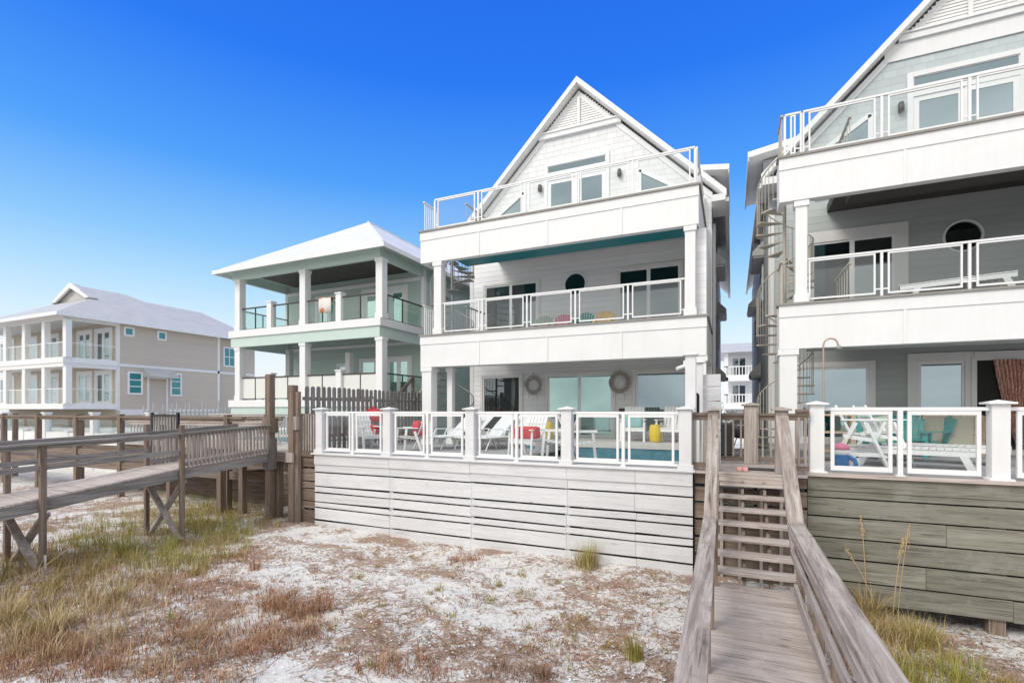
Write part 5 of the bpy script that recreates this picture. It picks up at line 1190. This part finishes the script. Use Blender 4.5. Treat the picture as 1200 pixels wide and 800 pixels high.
GM['twig']=grassmat('twig_litter',[(0,(.11,.06,.04)),(.6,(.31,.19,.13)),(1,(.50,.37,.28))])
def clump(m,x,y,r,n,h,lean=.7,w_=.009,curl=1.0):
    for _ in range(n):
        a=random.uniform(0,6.283); q=r*math.sqrt(random.random()); bx,by=x+q*math.cos(a),y+q*math.sin(a)
        blade(m,bx,by,gh(bx,by)-.01,h*random.uniform(.45,1.1),a+random.uniform(-.8,.8),random.uniform(.1,1)*lean,w_*random.uniform(.7,1.4),curl)
def inell(px,py,rx,ry):
    while True:
        a,b_=random.uniform(-1,1),random.uniform(-1,1)
        if a*a+b_*b_<=1: return px+a*rx,py+b_*ry
covers={k:MB() for k in GM}
def zone(px,py,rx,ry,n,mat,h,cr=.1,cn=14,lean=.8,w_=.009):
    for _ in range(n):
        a,b_=inell(px,py,rx,ry)
        if b_<545: continue
        x,y=gnd(a,b_)
        if -.5<x<1.0 or (y>YA-.1 and x>-10.6): continue
        clump(covers[mat],x,y,cr,cn,h*random.uniform(.6,1.2),lean,w_)
# green/olive band at left
zone(150,645,150,42,200,'olive',.34,.16,16); zone(190,638,110,36,190,'green',.4,.14,15); zone(265,612,55,24,150,'olive',.30,.2,15); zone(235,600,60,22,130,'green',.28,.2,14)
zone(60,690,90,30,90,'olive',.34,.12,18); zone(150,660,170,48,130,'red',.2,.18,14,1.2); zone(140,680,150,40,110,'twig',.12,.2,14,1.5); zone(190,610,100,28,140,'tan',.3,.18,10)
zone(60,735,90,48,110,'tan',.34,.12,16,1.0); zone(140,690,80,38,100,'tan',.3,.12,12,1.0); zone(110,720,130,60,170,'red',.2,.12,14)
# russet patches
zone(290,748,95,24,150,'red',.17,.13,16,1.3); zone(345,714,42,15,75,'red',.22,.12,16,1.1); zone(220,780,100,30,110,'red',.15,.14,14,1.4); zone(240,755,130,40,90,'twig',.13,.14,14,1.5); zone(300,740,90,28,60,'tan',.15,.12,9,1.4); zone(180,760,90,34,60,'tan',.2,.12,10,1.3)
zone(330,690,110,40,50,'red',.08,.12,14,1.5); zone(330,690,120,46,40,'twig',.07,.12,14,1.5)
for _ in range(150):
    px,py=random.uniform(330,800),random.triangular(620,800,690); k=random.choice(['olive','olive','red','red','tan','twig','green'])
    x,y=gnd(px,py)
    if y>YA-.12 or x>-.55: continue
    sz=random.uniform(.5,1.5); clump(covers[k],x,y,.05*sz,int(22*sz),.09*sz,1.1,.008)
zone(270,700,60,16,60,'red',.14,.12,12,1.3)
zone(60,785,90,20,120,'red',.16,.1,12); zone(250,650,50,18,70,'red',.16,.12,12); zone(545,658,20,5,22,'red',.16,.1,14)
zone(470,790,60,12,40,'red',.16,.08,14); zone(600,792,50,10,30,'twig',.16,.1,16)
zone(600,720,200,70,130,'red',.07,.1,10,1.5); zone(600,700,210,60,60,'olive',.07,.07,10,1.3); zone(600,715,210,70,110,'twig',.06,.12,12,1.6); zone(480,640,90,20,50,'olive',.07,.06,12); zone(700,740,90,55,80,'red',.09,.07,12); zone(690,750,60,40,40,'olive',.11,.05,12)
# right of the stair
zone(1050,700,60,40,170,'olive',.34,.14,14); zone(1010,735,60,50,150,'tan',.36,.14,12,1.0); zone(1080,765,70,30,90,'green',.3,.12,13); zone(1040,740,80,55,100,'red',.2,.14,10); zone(1150,780,50,16,60,'olive',.2,.1,10)
zone(1150,760,40,30,30,'twig',.1,.1,10)
lab={'green':'green ground grass','olive':'olive ground grass','red':'russet dry grass','tan':'straw dry grass','twig':'dry twigs'}
for k,mm in covers.items():
    o=mm.build('dune_grass' if k!='twig' else 'dry_twigs',GM[k],None,fix=False); tag(o,{'green':'fresh green blades growing through the dune band at left and right','olive':'olive green low grass spread over the sand','red':'russet brown dead ground grass in patches on the white sand','tan':'straw coloured arching dry grass in the left foreground','twig':'grey brown dry twiggy growth in the near sand'}[k],'grass',None,'stuff')
# litter: twigs, runners and leaf bits lying on the sand
m=MB()
for _ in range(24000):
    px,py=random.uniform(0,820),random.uniform(608,800); x,y=gnd(px,py)
    if y>YA-.05 and x>-10.6: continue
    if noise.noise(Vector((x*1.1,y*1.1,9)))<-.02+random.random()*.3-.12: continue
    L=random.uniform(.015,.08); a=random.uniform(0,6.28); c=random.uniform(.002,.006)
    z=gh(x,y)+.006; x2,y2=x+L*math.cos(a),y+L*math.sin(a); z2=gh(x2,y2)+random.uniform(.004,.03)
    nx_,ny_=-math.sin(a)*c,math.cos(a)*c
    m.add([(x-nx_,y-ny_,z),(x+nx_,y+ny_,z),(x2+nx_*.5,y2+ny_*.5,z2),(x2-nx_*.5,y2-ny_*.5,z2)],[(0,1,2,3)])
for _ in range(2500):
    px,py=random.uniform(960,1200),random.uniform(690,800); x,y=gnd(px,py)
    if x<1.1 or y>YB: continue
    L=random.uniform(.02,.12); a=random.uniform(0,6.28); c=random.uniform(.003,.007); z=gh(x,y)+.006; x2,y2=x+L*math.cos(a),y+L*math.sin(a); z2=gh(x2,y2)+random.uniform(.004,.03); nx_,ny_=-math.sin(a)*c,math.cos(a)*c
    m.add([(x-nx_,y-ny_,z),(x+nx_,y+ny_,z),(x2+nx_*.5,y2+ny_*.5,z2),(x2-nx_*.5,y2-ny_*.5,z2)],[(0,1,2,3)])
for _ in range(150):   # long runners
    px,py=random.uniform(330,800),random.uniform(630,800); x,y=gnd(px,py)
    if y>YA-.3: continue
    a=random.uniform(0,6.28); pts=[]
    for i in range(random.randint(6,16)):
        pts.append((x,y,gh(x,y)+.008)); a+=random.uniform(-.5,.5); x+=.07*math.cos(a); y+=.07*math.sin(a)
        if y>YA-.1 or x>-.5: break
    if len(pts)>2: m.tube(pts,.0028,3,False)
o=m.build('twig_litter',GM['twig'],None,fix=False); tag(o,'brown twigs, runners and leaf litter scattered over the white sand','litter',None,'stuff')
m=MB()
for _ in range(1500):
    px,py=random.uniform(0,820),random.uniform(615,800); x,y=gnd(px,py)
    if y>YA-.05 and x>-10.6: continue
    r_=random.uniform(.006,.02); a0=random.uniform(0,6.28); z=gh(x,y)+.008
    m.add([(x+r_*math.cos(a0+k*1.257)*random.uniform(.7,1.2),y+r_*math.sin(a0+k*1.257),z+random.uniform(0,.012)) for k in range(5)],[(0,1,2,3,4)])
o=m.build('shell_bits',M['sling'],None,fix=False); tag(o,'pale broken shell bits lying scattered over the sand','shells',None,'stuff')
# single tufts one can point to
def tuft(px,py,r,n,h,mats,lab,lean=.5,w_=.009):
    x,y=gnd(px,py); t=thing('grass_tuft',lab,'grass tuft',(x,y,gh(x,y)))
    for k,q in mats:
        m=MB(); clump(m,x,y,r,int(n*q),h,lean,w_); m.build('blades',GM[k],t,fix=False)
    return t
tuft(688,662,.22,170,.5,(('olive',.6),('green',.6),('tan',.6)),'tall green and straw grass tuft against the whitewashed boards')
tuft(678,664,.3,90,.22,(('tan',.8),('olive',.6)),'low straw coloured skirt of grass beside the tall tuft at the whitewashed boards',1.0)
tuft(743,770,.11,170,.28,(('olive',.8),('green',.6)),'dense upright olive tuft standing alone on the sand left of the boardwalk stair',.35)
tuft(144,658,.16,140,.5,(('green',1.0),('tan',.3)),'bright green fan of grass behind the first boardwalk post',.7,.012)
tuft(60,745,.2,150,.42,(('tan',1.0),('green',.4)),'arching straw tuft in the left foreground',1.1,.012)
tuft(12,735,.2,150,.45,(('tan',1.0),('olive',.4)),'large pale straw tuft cut off by the left edge',1.0,.012)
tuft(138,706,.12,100,.36,(('tan',.8),('green',.4)),'straw coloured tuft right of the leaning dry stalk',.9,.01)
tuft(200,733,.03,26,.22,(('green',1.0),),'thin yellow green sprig on bare sand in the left foreground',.3)
tuft(300,674,.12,90,.28,(('red',1.0),),'small upright russet tuft on the sand below the brown boards',.4)
tuft(584,688,.06,60,.12,(('green',.6),('olive',.6)),'small round green tuft in the middle of the sand',.5)
tuft(612,676,.09,60,.1,(('olive',1.0),),'small flat olive tuft in the middle of the sand near the boards',.6)
tuft(420,678,.12,70,.09,(('green',1.0),),'flat bright green tuft left of centre on the sand',.8)
tuft(325,622,.08,50,.3,(('green',.6),('tan',.6)),'slim green tuft at the foot of the tall brown post',.4)
tuft(1018,700,.22,150,.55,(('olive',.8),('tan',.8)),'tall drooping tuft just right of the boardwalk handrail',1.0,.011)
tuft(1075,725,.25,160,.4,(('green',.7),('tan',.7)),'spreading tuft under the sea oat stalks right of the stair',1.0,.011)
# sea oats
def oat(px,py,topx,topy,Y0,lab):
    x,y=gnd(px,py,-3.25); z=gh(x,y); Ztop=wz(topx,topy,y); Xt=wx(topx,y)
    t=thing('sea_oat_stalk',lab,'grass stalk',(x,y,z),0,'tall dry sea oat stalks')
    pts=[(x+(Xt-x)*s**1.5,y,z+(Ztop-z)*s) for s in [i/8 for i in range(9)]]
    MB().tube(pts,[.007]*8+[.003],5).build('stalk',GM['tan'],t)
    m=MB()
    for i in range(44):
        s=random.uniform(.78,1.0); b=Vector((x+(Xt-x)*s**1.5,y,z+(Ztop-z)*s)); a=random.uniform(0,6.28); l=random.uniform(.01,.04)*(1.15-s)*3
        p=b+Vector((math.cos(a)*l,math.sin(a)*l,random.uniform(-.03,.03))); d=Vector((.006,.0,.0)); u_=Vector((0,0,.022))
        m.add([p-d,p-u_,p+d,p+u_],[(0,1,2,3)])
    m.build('seed_head',GM['tan'],t,fix=False)
oat(1016,712,1009,604,0,'leftmost tall dry stalk with a seed head in front of the olive boards')
oat(1022,705,1012,652,0,'shorter dry stalk beside the leftmost one in front of the olive boards')
oat(1052,722,1066,614,0,'rightmost tall dry stalk leaning right in front of the olive boards')
oat(1046,724,1058,632,0,'tall dry stalk just left of the rightmost one, in front of the olive boards')
oat(1028,716,990,640,0,'thin dry stalk leaning left behind the boardwalk handrail')
x,y=gnd(8,705); x2,y2=gnd(80,672)
o=MB().tube([(x,y,gh(x,y)+.05),((x+x2)/2,(y+y2)/2,gh(x,y)+.22),(x2,y2,gh(x2,y2)+.3)],.008,5).build('dry_stalk',GM['tan']); tag(o,'single long pale dry stalk leaning low over the grass at the left','grass stalk')
x,y=gnd(52,676); o=MB().beam((x+.05,y,-3.1),(x+.02,y,-2.6),.05,.02).build('marker_stake',M['white']); tag(o,'short white stake stuck in the grass at the foot of the nearest left post','stake')
